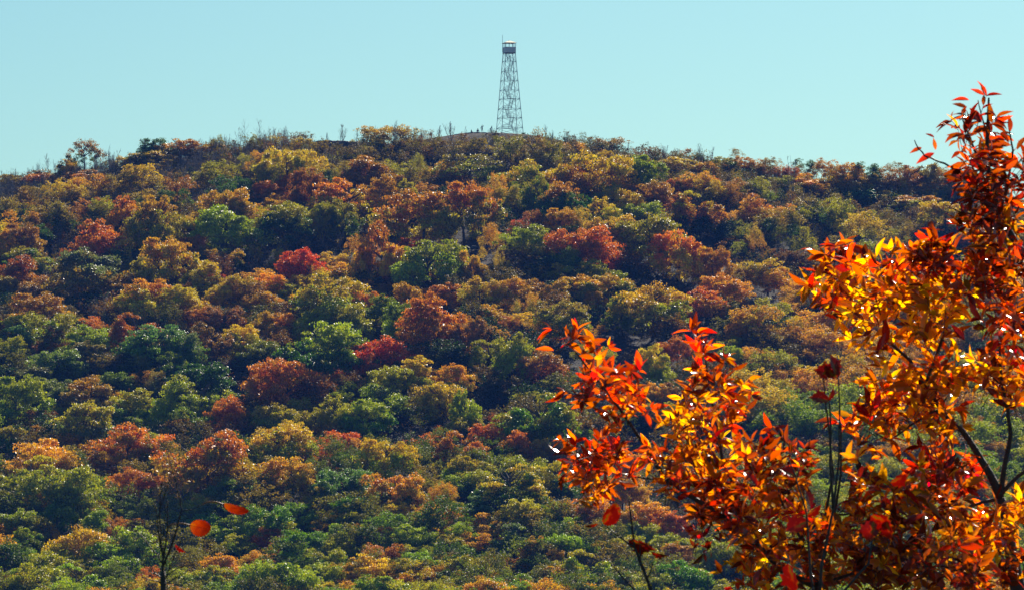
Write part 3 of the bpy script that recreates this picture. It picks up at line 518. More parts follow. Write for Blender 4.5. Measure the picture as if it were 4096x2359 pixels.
def bare_plant(r, h, nst, spread, rad, nb, bl):
    """returns stick ends for one bare multi-stemmed tree of height h"""
    A, B_, RA, RB = [], [], [], []
    for s in range(nst):
        top = np.array([r.normal(0, spread), r.normal(0, spread), h * r.uniform(.75, 1.0)])
        segs = [np.zeros(3) + np.array([r.normal(0, spread * .15), r.normal(0, spread * .15), -.2])]
        for t in (.3, .55, .8, 1.0): segs.append(top * t + np.array([r.normal(0, .02 * h), r.normal(0, .02 * h), 0]))
        for k in range(4): A.append(segs[k]); B_.append(segs[k + 1]); RA.append(rad * (1 - k * .22)); RB.append(rad * (1 - (k + 1) * .22))
        for b in range(nb):
            t = r.uniform(.25, .98); k = min(3, int(t * 4)); p = segs[k] + (segs[k + 1] - segs[k]) * (t * 4 - k)
            a = r.uniform(0, 6.28); L_ = bl * h * (1.15 - t) * r.uniform(.6, 1.2); q = p + np.array([math.cos(a) * L_ * .55, math.sin(a) * L_ * .55, L_ * .9])
            A.append(p); B_.append(q); RA.append(rad * .4); RB.append(rad * .15)
            for c in range(3):
                f = r.uniform(.3, .95); p2 = p + (q - p) * f; a = r.uniform(0, 6.28); l2 = L_ * .4
                A.append(p2); B_.append(p2 + np.array([math.cos(a) * l2 * .5, math.sin(a) * l2 * .5, l2 * .8])); RA.append(rad * .2); RB.append(rad * .1)
    return np.array(A), np.array(B_), np.array(RA), np.array(RB)
r = np.random.default_rng(33); VV, FF = [], []; base = 0
for i in range(2400):
    px = r.uniform(-200, 3300) if r.random() < .6 else r.uniform(-200, 1150)
    d = r.uniform(1120, 1196) if r.random() < .75 else r.uniform(1000, 1120)
    if (1740 < px < 2150 or 1260 < px < 1440) and d > 1178: continue
    x = (px - CX) / FPX * d; h = r.uniform(1.8, 4.2)
    if px < 1150: h *= 1.5
    A, B_, RA, RB = bare_plant(r, h, int(r.integers(3, 6)), .6, .05, 7, .34)
    o = np.array([x, d, float(ground(x, d))]); V, Fc = sticks(A + o, B_ + o, RA, RB * 1.5)
    VV.append(V); FF.append(Fc + base); base += len(V)
o = link('bare_brush', mesh_np('bare_brush', np.concatenate(VV), np.concatenate(FF)), mat=M_GREYBARK)
tag(o, 'thin bare grey saplings massed along the ridge', kind='stuff')
# ------------------------------------------------------------------ individual bare trees on the skyline
BARE = [(975, 462, 'tall leafless sapling, left one of the pair standing high on the left ridge', 1, .5, 8), (1042, 450, 'tall leafless birch, tallest of the pair high on the left ridge', 1, .6, 14),
 (1365, 495, 'round bare grey tree on the flat rock ledge left of the tower', 4, .9, 12), (1425, 510, 'small bare tree beside the round one on the ledge', 2, .5, 10),
 (1305, 520, 'little upright bare shrub at the left end of the rock ledge', 2, .3, 8), (1575, 470, 'bare twigs rising behind the tan tree left of the summit', 4, .9, 14),
 (1755, 492, 'slim bare tree just right of the hiker with the backpack', 3, .35, 12), (1803, 482, 'wide bare tree left of the seated people by the summit', 5, 1.1, 14),
 (1855, 506, 'short bare tree directly left of the first seated person', 2, .3, 8), (1682, 522, 'bare shrub on the skyline left of the hiker', 3, .5, 8),
 (190, 610, 'bare pointed sapling rising from the far left skyline', 2, .3, 16), (577, 532, 'wispy bare sapling above the dark olive oak on the left ridge', 1, .3, 9),
 (695, 545, 'thin bare top on the skyline right of the dark olive oak', 2, .4, 9), (803, 539, 'bare sapling on the skyline left of the tall pair', 2, .35, 9),
 (2157, 527, 'pale bare sapling just right of the fire tower', 3, .5, 10), (2309, 545, 'cluster of bare stems on the right shoulder of the ridge', 4, .8, 10),
 (2380, 548, 'leaning bare sapling left of the thin-leaved oak on the right skyline', 2, .6, 10), (2515, 556, 'bare stem right of the thin-leaved oak on the right skyline', 2, .4, 10),
 (2556, 582, 'bushy bare shrub on the right skyline, low between taller stems', 4, .8, 10), (2655, 580, 'dense dark bare tree on the right skyline', 4, .8, 20),
 (2803, 556, 'tall leafless poplar, left and taller of the pair on the right ridge', 2, .7, 16), (2849, 573, 'shorter leafless poplar, right one of the pair on the right ridge', 2, .5, 12),
 (3165, 620, 'dead grey branches sticking up above the wine red tree on the right', 3, 1.4, 4), (435, 565, 'forked dead tree leaning right beside the thin-leaved oak on the left ridge', 3, 1.6, 3)]
for i, (px, yt, lab, ns, sp, nb) in enumerate(BARE):
    r = np.random.default_rng(500 + i); d = 1186.0 if px < 3000 else 1170.0
    x = (px - CX) / FPX * d; z = float(ground(x, d)); h = max(2.5, (HY - yt) / FPX * d - z)
    A, B_, RA, RB = bare_plant(r, h, ns, sp, .05 if nb > 4 else .08, nb, .34)
    RA *= 1.5; RB *= 1.8
    root = thing('bare_tree', lab, 'tree', (x, d, z), 'bare trees along the skyline')
    st = RA > (.075 if nb > 4 else .12) * .42
    V, Fc = sticks(A[st], B_[st], RA[st], RB[st]); link('trunk', mesh_np('trunk', V, Fc), root, M_GREYBARK)
    V, Fc = sticks(A[~st], B_[~st], RA[~st], RB[~st]); link('crown', mesh_np('crown', V, Fc), root, M_GREYBARK)

# ------------------------------------------------------------------ rocks
def rock(name, label, x0, x1, y0, y1, ztop, depth, seed, mat=M_ROCK, nxr=60, nyr=26, edge=.16, rise=0.0):
    r = random.Random(seed); ph = [r.uniform(0, 6) for _ in range(6)]
    V, Fq = [], []
    for j in range(nyr):
        for i in range(nxr):
            u = -1 + 2 * i / (nxr - 1); v = -1 + 2 * j / (nyr - 1)
            x = (x0 + x1) / 2 + u * (x1 - x0) / 2; y = (y0 + y1) / 2 + v * (y1 - y0) / 2
            wob = .10 * math.sin(u * 9 + ph[0]) + .06 * math.sin(u * 23 + ph[1])
            e = 1 - max(abs(u) ** 2.5 + .05 * math.sin(v * 7 + ph[2]), abs(v + wob * .5) ** 2.5)
            k = float(sstep(e / edge))
            n = .10 * math.sin(x * 1.7 + ph[3]) * math.sin(y * 2.1 + ph[4]) + .05 * math.sin(x * 5.1 + y * 3 + ph[5])
            n *= min(1, .5 + .5 * (1 - k) * 3)
            zt = (ztop(x) if callable(ztop) else ztop) + rise * (y - y0)
            V.append((x, y, zt + n - depth * (1 - k)))
    for j in range(nyr - 1):
        for i in range(nxr - 1): a = j * nxr + i; Fq.append((a, a + 1, a + nxr + 1, a + nxr))
    # closed underside
    b0 = len(V); V += [(p[0], p[1], p[2] - .6) for p in V[:b0]]
    Fq += [tuple(reversed([q + b0 for q in f])) for f in Fq[:]]
    ed = [i for i in range(nxr)] + [j * nxr + nxr - 1 for j in range(1, nyr)] + [(nyr - 1) * nxr + i for i in range(nxr - 2, -1, -1)] + [j * nxr for j in range(nyr - 2, 0, -1)]
    for a, b in zip(ed, ed[1:] + ed[:1]): Fq.append((b, a, a + b0, b + b0))
    me = bpy.data.meshes.new(name); me.from_pydata(V, [], Fq); me.update()
    o = link(name, me, mat=mat); tag(o, label, 'rock'); return o
def X(px, d=1200): return (px - CX) / FPX * d
def crz(x): return float(np.interp(x, CRX, CRZ))
ZS = lambda x: float(np.interp(x, [X(1780), X(1850), X(1900), X(1990), X(2060), X(2110), X(2150)], [(HY - q) / FPX * 1200 for q in (546, 534.5, 530.5, 533, 536.5, 539.5, 549)]))
rock('rock_outcrop', 'bald grey granite summit under the fire tower and the resting people', X(1770), X(2165), 1198, 1222, ZS, 3.4, 1, rise=.07)
rock('rock_outcrop', 'flat dark rock ledge on the ridge left of the summit', X(1243), X(1455), 1187, 1200, lambda x: float(np.interp(x, [X(1240), X(1275), X(1310), X(1380), X(1440), X(1460)], [(HY - q) / FPX * 1190 for q in (577, 564, 562, 564, 568, 574)])), 2.4, 2, edge=.5)
def slope_rock(px, py, wpx, hpx, label, seed, dep=3.0):
    d, _ = seat(px, py, 0, .3, .31); x = X(px, d); g_ = float(ground(x, d)); zt = (HY - py) / FPX * d
    hw = wpx / FPX * d / 2
    rock('rock_outcrop', label, x - hw, x + hw, d - 2, d + hw * .7, zt, hpx / FPX * d, seed)
slope_rock(1885, 612, 180, 70, 'moss-topped rock ledge in the brush below the summit', 3)
slope_rock(1925, 985, 110, 120, 'bare grey-blue rock face in the gap between the trees below the tower', 4)
slope_rock(300, 850, 260, 110, 'shaded cliff in the dark brush at the upper left', 5)

# ------------------------------------------------------------------ fire tower
M_STEEL = simple_mat('galvanised_steel', (.13, .16, .22), .5, metal=.2, var=.15)
M_CABIN = simple_mat('painted_cabin_sheet', (.62, .68, .78), .55, var=.08)
M_ROOF = simple_mat('pale_metal_roof', (.85, .74, .50), .32, metal=.2, var=.05)
M_CONC = simple_mat('concrete', (.55, .53, .50), .9, var=.1)
TY = 1206.0; TX = X(2038.5, TY); TZ = ZS(TX) + .07 * 8 - .1
tw = thing('fire_tower', 'tall steel lattice fire lookout tower with a roofed cabin on the summit rock', 'tower', (TX, TY, TZ)); tw.rotation_euler.z = math.radians(15.5)
HT = 20.95; LV = [0, 1.52, 4.1, 6.5, 9.0, 11.3, 13.8, 16.2, 18.8, 20.95]
def half(z): return (5.72 + (2.60 - 5.72) * z / HT) / 2
CO = [(-1, -1), (1, -1), (1, 1), (-1, 1)]
# lean of the tower axis: the picture shows the cabin a little left of the middle of the feet
def ctr(z): return -.12 * z / HT
def C3(c, z): h_ = half(z); return Vector((ctr(z) + c[0] * h_, c[1] * h_, z))
for c in CO:
    m = MB(); m.tube([C3(c, -.3), C3(c, HT)], .075, 4); m.build('leg', M_STEEL, tw)
    m = MB(); p_ = C3(c, 0); m.box((p_.x - .35, p_.y - .35, -.5), (p_.x + .35, p_.y + .35, .10)); m.build('footing', M_CONC, tw)
for k in range(1, 10):
    m = MB()
    for a in range(4): m.bar(C3(CO[a], LV[k]), C3(CO[(a + 1) % 4], LV[k]), .042)
    m.build('horizontal_frame', M_STEEL, tw)
for k in range(9):
    m = MB()
    z0, z1 = LV[k], LV[k + 1]
    for a in range(4):
        A0, B0, A1, B1 = C3(CO[a], z0), C3(CO[(a + 1) % 4], z0), C3(CO[a], z1), C3(CO[(a + 1) % 4], z1)
        o_ = Vector((0, 0, 0)); nrm = Vector((CO[a][0] + CO[(a + 1) % 4][0], CO[a][1] + CO[(a + 1) % 4][1], 0)).normalized() * .05
        m.bar(A0 + nrm, B1 + nrm, .030); m.bar(B0 - nrm * .2, A1 - nrm * .2, .030)
    m.build('cross_brace', M_STEEL, tw)
def flight(x, y0, z0, y1, z1, w_=.75):
    m = MB(); n_ = max(4, int((z1 - z0) / .24))
    for s in (-1, 1): m.bar((x + s * w_ / 2, y0, z0), (x + s * w_ / 2, y1, z1), .048)
    for i in range(1, n_):
        t = i / n_; y = y0 + (y1 - y0) * t; z = z0 + (z1 - z0) * t
        m.box((x - w_ / 2, y - .11, z - .022), (x + w_ / 2, y + .11, z + .022))
    f = m.build('stair_flight', M_STEEL, tw)
    m = MB()
    for s in (-1, 1):
        m.bar((x + s * (w_ / 2 + .03), y0, z0 + .95), (x + s * (w_ / 2 + .03), y1, z1 + .95), .022); m.bar((x + s * (w_ / 2 + .03), y0, z0 + .5), (x + s * (w_ / 2 + .03), y1, z1 + .5), .016)
        for t in (0, .5, 1): y = y0 + (y1 - y0) * t; z = z0 + (z1 - z0) * t; m.bar((x + s * (w_ / 2 + .03), y, z), (x + s * (w_ / 2 + .03), y, z + .97), .022)
    m.build('handrail', M_STEEL, f)
def yspan(z): return min(1.15, half(z) * .78)
def landing(z, side, x0, x1):
    y = side * yspan(z); ya, yb = (y, y + .62) if side > 0 else (y - .62, y)
    ya = max(ya, -half(z) - .15); yb = min(yb, half(z) + .15)
    m = MB(); m.box((x0, ya, z - .05), (x1, yb, z)); l = m.build('landing', M_STEEL, tw)
    m = MB(); e_ = ya if side < 0 else yb
    for zz in (.5, 1.0): m.bar((x0, e_, z + zz), (x1, e_, z + zz), .022)
    for xx in (x0, (x0 + x1) / 2, x1): m.bar((xx, e_, z), (xx, e_, z + 1.0), .022)
    m.build('railing', M_STEEL, l)
XL, XR = -.62, .42
# lowest flight rises towards the left; then right flights rise to the near side, left flights to the far side
flight(.75, -2.3, 0, -yspan(1.52), 1.52)
for k in (1, 3, 5, 7):      # right flights: far side is low, near side is high on screen right
    flight(XR - .02 * k, yspan(LV[k]), LV[k], -yspan(LV[k + 1]), LV[k + 1])
for k in (2, 4, 6, 8):
    flight(XL + .03 * k, -yspan(LV[k]), LV[k], yspan(LV[k + 1]), LV[k + 1])
for k in (1, 3, 5, 7): landing(LV[k], 1, -1.25 + .03 * k, .85)
for k in (2, 4, 6, 8): landing(LV[k], -1, -1.05, .95)
# cabin
hc_ = 1.42; zf = HT; wt = .06; cxb = ctr(HT)
cb = bpy.data.objects.new('cabin', None); COL.objects.link(cb); cb.parent = tw; cb.location = (cxb, 0, zf); cb.empty_display_size = .2
m = MB(); m.box((-hc_, -hc_, -.02), (hc_, hc_, .10)); m.build('floor', M_STEEL, cb)
for (a, b_) in (((-hc_, -hc_, .10), (hc_, -hc_ + wt, 1.48)), ((-hc_, hc_ - wt, .10), (hc_, hc_, 1.48)), ((-hc_, -hc_ + wt, .10), (-hc_ + wt, hc_ - wt, 1.48)), ((hc_ - wt, -hc_ + wt, .10), (hc_, hc_ - wt, 1.48))):
    m = MB(); m.box(a, b_); m.build('wall', M_CABIN, cb)
for sgn in (-1, 1):
    for ax in (0, 1):
        m = MB()
        for t in (-1, -.33, .33, 1):
            q0 = Vector((t * (hc_ - .05), sgn * (hc_ - .03), 1.48)); q1 = q0 + Vector((0, 0, 1.12))
            if ax: q0, q1 = Vector((q0.y, q0.x, q0.z)), Vector((q1.y, q1.x, q1.z))
            m.bar(q0, q1, .04 if abs(t) < 1 else .055)
        for zz in (1.50, 2.58):
            q0 = Vector((-hc_ + .05, sgn * (hc_ - .03), zz)); q1 = Vector((hc_ - .05, sgn * (hc_ - .03), zz))
            if ax: q0, q1 = Vector((q0.y, q0.x, q0.z)), Vector((q1.y, q1.x, q1.z))
            m.bar(q0, q1, .04)
        m.build('window_frame', M_STEEL, cb)
m = MB(); e_ = hc_ + .16; z0 = 2.60
m.add([(-e_, -e_, z0), (e_, -e_, z0), (e_, e_, z0), (-e_, e_, z0), (-e_, -e_, z0 + .07), (e_, -e_, z0 + .07), (e_, e_, z0 + .07), (-e_, e_, z0 + .07), (0, 0, z0 + .74)],
      [(0, 3, 2, 1), (0, 1, 5, 4), (1, 2, 6, 5), (2, 3, 7, 6), (3, 0, 4, 7), (4, 5, 8), (5, 6, 8), (6, 7, 8), (7, 4, 8)])
rf_ = m.build('roof', M_ROOF, cb)
m = MB(); m.tube([(0, 0, z0 + .70), (0, 0, z0 + .86)], .07, 8); m.build('finial', M_STEEL, rf_)
m = MB(); m.tube([(-hc_ - .05, hc_ - .25, .4), (-hc_ - .05, hc_ - .25, 4.85)], [.06, .04], 6); m.build('antenna', M_STEEL, cb)

# ------------------------------------------------------------------ people and bicycle on the summit
M_SKIN = simple_mat('skin', (.42, .25, .18), .6, var=.05)
def cloth(n, c): return simple_mat(n, c, .9, var=.15, scale=12)
M_DARK = cloth('dark_cloth', (.035, .035, .05)); M_BLUE = cloth('blue_cloth', (.05, .06, .11)); M_GREY = cloth('grey_cloth', (.09, .09, .10)); M_RED = cloth('maroon_cloth', (.10, .05, .055)); M_HAIR = cloth('brown_hair', (.03, .02, .015))
def skin_obj(name, verts, edges, radii, mat, parent, root=0):
    me = bpy.data.meshes.new(name); me.from_pydata(verts, edges, []); me.update()
    o = link(name, me, parent, mat); md = o.modifiers.new('Skin', 'SKIN'); md.use_smooth_shade = True
    sv = me.skin_vertices[0].data if me.skin_vertices else None
    if sv is None:
        import bmesh
        bm = bmesh.new(); bm.from_mesh(me); ly = bm.verts.layers.skin.verify(); bm.to_mesh(me); bm.free(); sv = me.skin_vertices[0].data
    for i, r_ in enumerate(radii): sv[i].radius = (r_, r_) if not hasattr(r_, '__len__') else r_; sv[i].use_root = (i == root)
    s = o.modifiers.new('Sub', 'SUBSURF'); s.levels = 1; s.render_levels = 1
    return o
def person(label, loc, rot, J, top, legs, hair, group=None):
    """J: joints in metres. pelvis, chest, neck, head, shoulder/elbow/wrist and hip/knee/ankle/toe for l and r"""
    root = thing('person', label, 'person', loc, group); root.rotation_euler.z = rot
    V, E, R = [], [], []
    def add(p, r_, par=None):
        V.append(tuple(p)); R.append(r_); i = len(V) - 1
        if par is not None: E.append((par, i))
        return i
    jv = {k: Vector(v) for k, v in J.items()}
    pel = add(jv['pelvis'], (.15, .11)); wa = add(jv['pelvis'].lerp(jv['chest'], .45), (.13, .10), pel); ch = add(jv['chest'], (.17, .11), wa)
    nb = add(jv['neck'], .055, ch); up = (jv['head'] - jv['neck']).normalized()
    h1 = add(jv['head'] - up * .06, (.075, .085), nb); h2 = add(jv['head'] + up * .05, (.08, .095), h1); add(jv['head'] + up * .11, (.05, .06), h2)
    fw = Vector(J.get('face', (0, -1, 0))).normalized()
    add(jv['head'] - up * .03 + fw * .11, .016, h1)                      # nose
    for s in ('l', 'r'):
        sh = add(jv['sho_' + s], .062, ch); el = add(jv['elb_' + s], .042, sh); wr = add(jv['wri_' + s], .027, el)
        d_ = (jv['wri_' + s] - jv['elb_' + s]).normalized(); sd = d_.cross(Vector((0, 1, .2))).normalized()
        pm = add(jv['wri_' + s] + d_ * .06, .026, wr)
        for q, (o_, ln) in enumerate(((-.03, .06), (-.01, .075), (.01, .07), (.03, .055))):
            f1 = add(jv['wri_' + s] + d_ * .11 + sd * o_, .010, pm); add(jv['wri_' + s] + d_ * (.11 + ln * .6) + sd * o_ * 1.2 + Vector((0, -.02, 0)), .008, f1)
        t1 = add(jv['wri_' + s] + d_ * .06 + sd * .045, .011, pm); add(jv['wri_' + s] + d_ * .10 + sd * .06, .009, t1)
        hp = add(jv['hip_' + s], .10, pel); kn = add(jv['kne_' + s], .062, hp); an = add(jv['ank_' + s], .042, kn); to = add(jv['toe_' + s], .036, an)
    skin_obj('body', V, E, R, M_SKIN, root)
    # clothing follows the same joints, a little larger
    V2 = [jv['pelvis'] + Vector((0, 0, .02)), jv['pelvis'].lerp(jv['chest'], .5), jv['chest'], jv['neck'] - up * .04]; R2 = [(.165, .125), (.15, .12), (.19, .125), .07]; E2 = [(0, 1), (1, 2), (2, 3)]
    for s in ('l', 'r'):
        b = len(V2); V2 += [jv['sho_' + s], jv['elb_' + s], jv['elb_' + s].lerp(jv['wri_' + s], .9)]; R2 += [.075, .055, .040]; E2 += [(2, b), (b, b + 1), (b + 1, b + 2)]
    skin_obj('jacket', [tuple(v) for v in V2], E2, R2, top, root)
    V3 = [jv['pelvis']]; R3 = [(.17, .13)]; E3 = []
    for s in ('l', 'r'):
        b = len(V3); V3 += [jv['hip_' + s], jv['kne_' + s], jv['kne_' + s].lerp(jv['ank_' + s], .92)]; R3 += [.112, .075, .055]; E3 += [(0, b), (b, b + 1), (b + 1, b + 2)]
    skin_obj('trousers', [tuple(v) for v in V3], E3, R3, legs, root)
    for s in ('l', 'r'): skin_obj('shoe', [tuple(jv['ank_' + s] + Vector((0, 0, -.02))), tuple(jv['toe_' + s])], [(0, 1)], [.055, .045], M_DARK, root)
    hd = jv['head']
    skin_obj('hair', [tuple(hd + up * .03 - fw * .03), tuple(hd + up * .10 - fw * .01), tuple(hd - up * .04 - fw * .06)], [(0, 1), (0, 2)], [(.095, .10), (.07, .075), .06], hair, root)
    m = MB(); sd = fw.cross(up).normalized()
    for s in (-1, 1):
        c = hd + up * .0 + fw * .082 + sd * s * .032; m.tube([c, c + fw * .012], [.012, .006], 6)
    m.build('eyes', M_DARK, root)
    return root
def stand(**k):
    J = dict(pelvis=(0, 0, .96), chest=(0, 0, 1.36), neck=(0, 0, 1.50), head=(0, 0, 1.66), sho_l=(-.19, 0, 1.42), sho_r=(.19, 0, 1.42), elb_l=(-.27, 0, 1.14), elb_r=(.27, 0, 1.14), wri_l=(-.26, -.06, .90), wri_r=(.26, -.06, .90),
             hip_l=(-.09, 0, .90), hip_r=(.09, 0, .90), kne_l=(-.11, 0, .50), kne_r=(.11, 0, .50), ank_l=(-.12, 0, .09), ank_r=(.12, 0, .09), toe_l=(-.13, -.15, .04), toe_r=(.13, -.15, .04), face=(0, -1, 0)); J.update(k); return J
PG = 'people on the summit rock'
def on_rock(px, d=1202): x = X(px, d); return (x, d, ZS(x) + .07 * (d - 1198) + .05)
person('standing person with one hand raised to the head, other hand at the hip', on_rock(1928), 0,
       stand(elb_r=(.42, -.02, 1.62), wri_r=(.20, -.08, 1.80), elb_l=(-.34, .02, 1.16), wri_l=(-.38, -.02, .92), ank_l=(-.16, 0, .09), toe_l=(-.18, -.15, .04), ank_r=(.24, 0, .09), toe_r=(.27, -.14, .04), kne_r=(.16, 0, .5)), M_BLUE, M_DARK, M_HAIR, PG)
def seated(**k):
    J = stand(pelvis=(0, 0, .13), chest=(0, .05, .50), neck=(0, .03, .65), head=(0, -.01, .80), sho_l=(-.19, .04, .57), sho_r=(.19, .04, .57), elb_l=(-.30, .10, .33), elb_r=(.30, .10, .33), wri_l=(-.40, .22, .10), wri_r=(.40, .22, .10),
              hip_l=(-.09, -.02, .12), hip_r=(.09, -.02, .12), kne_l=(-.14, -.36, .42), kne_r=(.14, -.36, .40), ank_l=(-.14, -.58, .09), ank_r=(.14, -.60, .09), toe_l=(-.15, -.74, .06), toe_r=(.15, -.76, .06)); J.update(k); return J
person('person sitting on the rock leaning back on both arms, nearer the standing one', on_rock(1911, 1201.5), 0, seated(), M_DARK, M_GREY, M_HAIR, PG)
person('person sitting low at the left end of the summit rock, arm out to the right', (X(1885.5, 1200), 1200, ZS(X(1885.5, 1200)) - .1), math.radians(50), seated(wri_l=(-.22, -.2, .38), elb_l=(-.27, -.02, .34)), M_RED, M_DARK, M_HAIR, PG)
hk = person('hiker with a dark backpack walking in the brush left of the summit', (X(1725, 1199), 1199, (HY - 556) / FPX * 1199), math.radians(70),
       stand(head=(0, -.10, 1.64), neck=(0, -.04, 1.50), kne_l=(-.1, -.15, .5), ank_l=(-.1, -.18, .09), toe_l=(-.1, -.33, .04), ank_r=(.1, .25, .12), toe_r=(.1, .12, .04)), M_GREY, M_DARK, M_HAIR, PG)
bp = MB(); bp.tube([(X(1725, 1199) - .27, 1199.05, hk.location.z + .98), (X(1725, 1199) - .29, 1199.05, hk.location.z + 1.12), (X(1725, 1199) - .28, 1199.05, hk.location.z + 1.42), (X(1725, 1199) - .24, 1199.05, hk.location.z + 1.55)], [.12, .17, .16, .08], 10)
tag(bp.build('backpack', M_DARK, smooth=True), 'dark rucksack worn by the hiker in the brush', 'backpack')
person('second hiker in the brush, mostly hidden, only head and shoulders above the shrubs', (X(1687.5, 1196), 1196, (HY - 566) / FPX * 1196), math.radians(60), stand(), M_DARK, M_DARK, M_HAIR, PG)

# bicycle, seen from its side, front wheel to the right
bz = on_rock(1964, 1201)
bk = thing('bicycle', 'mountain bicycle held upright by its rider on the summit rock', 'bicycle', bz); bk.rotation_euler.z = math.radians(8)
def ring(c, R_, r_, n=28, k=6):
    m = MB(); V = []; Fq = []
    for i in range(n):
        a = 2 * math.pi * i / n
        for j in range(k):
            b = 2 * math.pi * j / k; rr = R_ + r_ * math.cos(b); V.append((c[0] + rr * math.cos(a), c[1] + r_ * math.sin(b), c[2] + rr * math.sin(a)))
    for i in range(n):
        for j in range(k): Fq.append((i * k + j, i * k + (j + 1) % k, ((i + 1) % n) * k + (j + 1) % k, ((i + 1) % n) * k + j))
    m.add(V, Fq); return m
RW = .335
for sx in (-.53, .53):
    wh = bpy.data.objects.new('wheel', None); COL.objects.link(wh); wh.parent = bk; wh.location = (sx, 0, RW + .02); wh.empty_display_size = .1
    ring((0, 0, 0), RW - .02, .026).build('tyre', M_DARK, wh)
    m = ring((0, 0, 0), RW - .05, .012)
    for i in range(14): a = 2 * math.pi * i / 14; m.bar((0, 0, 0), (math.cos(a) * (RW - .05), 0, math.sin(a) * (RW - .05)), .004)
    m.tube([(0, -.04, 0), (0, .04, 0)], .03, 8); m.build('rim', M_STEEL, wh)
BBk, ST, HDt, HDb = (-.08, 0, .32), (-.22, 0, .82), (.36, 0, .86), (.40, 0, .70)
m = MB()
for a, b_ in ((BBk, ST), (ST, HDt), (BBk, HDb), (HDt, HDb), ((-.53, .05, RW), BBk), ((-.53, .05, RW), (ST[0] + .03, 0, .76)), ((-.53, -.05, RW), BBk), ((-.53, -.05, RW), (ST[0] + .03, 0, .76)), (ST, (-.25, 0, .93))): m.tube([a, b_], .018, 6)
m.build('frame', M_RED, bk)
m = MB()
for s in (-.06, .06): m.tube([(HDb[0], s, HDb[2] - .02), (.53, s, RW + .02)], .016, 6)
m.bar((HDb[0], -.07, HDb[2] - .01), (HDb[0], .07, HDb[2] - .01), .02); m.build('fork', M_STEEL, bk)
m = MB(); m.tube([HDt, (.40, 0, .98)], .016, 6); m.tube([(.38, -.33, 1.0), (.42, 0, .98), (.38, .33, 1.0)], .014, 6); m.build('handlebar', M_DARK, bk)
m = MB(); m.tube([(-.38, 0, .95), (-.25, 0, .96), (-.10, 0, .95)], [.07, .055, .02], 8); m.build('saddle', M_DARK, bk)
m = ring((BBk[0], .05, BBk[2]), .085, .008, 18, 4); m.tube([(BBk[0], .06, BBk[2]), (BBk[0] + .12, .07, BBk[2] - .12)], .012, 5); m.tube([(BBk[0], -.06, BBk[2]), (BBk[0] - .12, -.07, BBk[2] + .12)], .012, 5)
m.box((BBk[0] + .06, .07, BBk[2] - .135), (BBk[0] + .18, .16, BBk[2] - .11)); m.box((BBk[0] - .18, -.16, BBk[2] + .11), (BBk[0] - .06, -.07, BBk[2] + .135)); m.build('crankset', M_STEEL, bk)
person('cyclist straddling the bicycle and bending forward over the handlebar', (bz[0], bz[1], bz[2]), math.radians(98),
       stand(pelvis=(0, .10, .97), chest=(0, -.06, 1.30), neck=(0, -.14, 1.42), head=(0, -.22, 1.55), sho_l=(-.19, -.10, 1.34), sho_r=(.19, -.10, 1.34), elb_l=(-.33, -.20, 1.20), elb_r=(.33, -.20, 1.20), wri_l=(-.30, -.36, 1.03), wri_r=(.30, -.36, 1.03),
             hip_l=(-.09, .06, .92), hip_r=(.09, .06, .92), kne_l=(-.17, -.16, .55), kne_r=(.20, .06, .5), ank_l=(-.18, .0, .22), ank_r=(.24, .10, .09), toe_l=(-.18, -.14, .18), toe_r=(.24, -.06, .04)), M_BLUE, M_DARK, M_DARK, PG)
# ------------------------------------------------------------------ near branches
def leaf_template(kind):
    if kind == 'lance':   # pointed, folded along the midrib, curling down at the tip
        st = [(0, 0), (.12, .085), (.30, .15), (.52, .165), (.74, .105), (.90, .045), (1.0, 0)]
        V = []; Fq = []
        for t, hw in st:
            zc = -.22 * t * t
            V += [(t, -hw, zc + hw * .45), (t, 0, zc), (t, hw, zc + hw * .45)]
        for i in range(len(st) - 1):
            a = i * 3; Fq += [(a, a + 3, a + 4, a + 1), (a + 1, a + 4, a + 5, a + 2)]
        return np.array(V) , np.array(Fq)
LV_T, LF_T = leaf_template('lance')
def basis(d, up):
    d = d / np.linalg.norm(d, axis=1, keepdims=True); y = np.cross(up, d); y /= np.linalg.norm(y, axis=1, keepdims=True) + 1e-9
    return np.stack([d, y, np.cross(d, y)], -1)
NPAL = {'r': (.50, .05, .012), 'd': (.16, .03, .018), 'o': (.64, .185, .010), 'g': (.74, .30, .010), 'y': (.78, .42, .015), 's': (.66, .03, .02), 'b': (.42, .12, .015)}
def P3(px, py, d): return unproj(px, py, d)

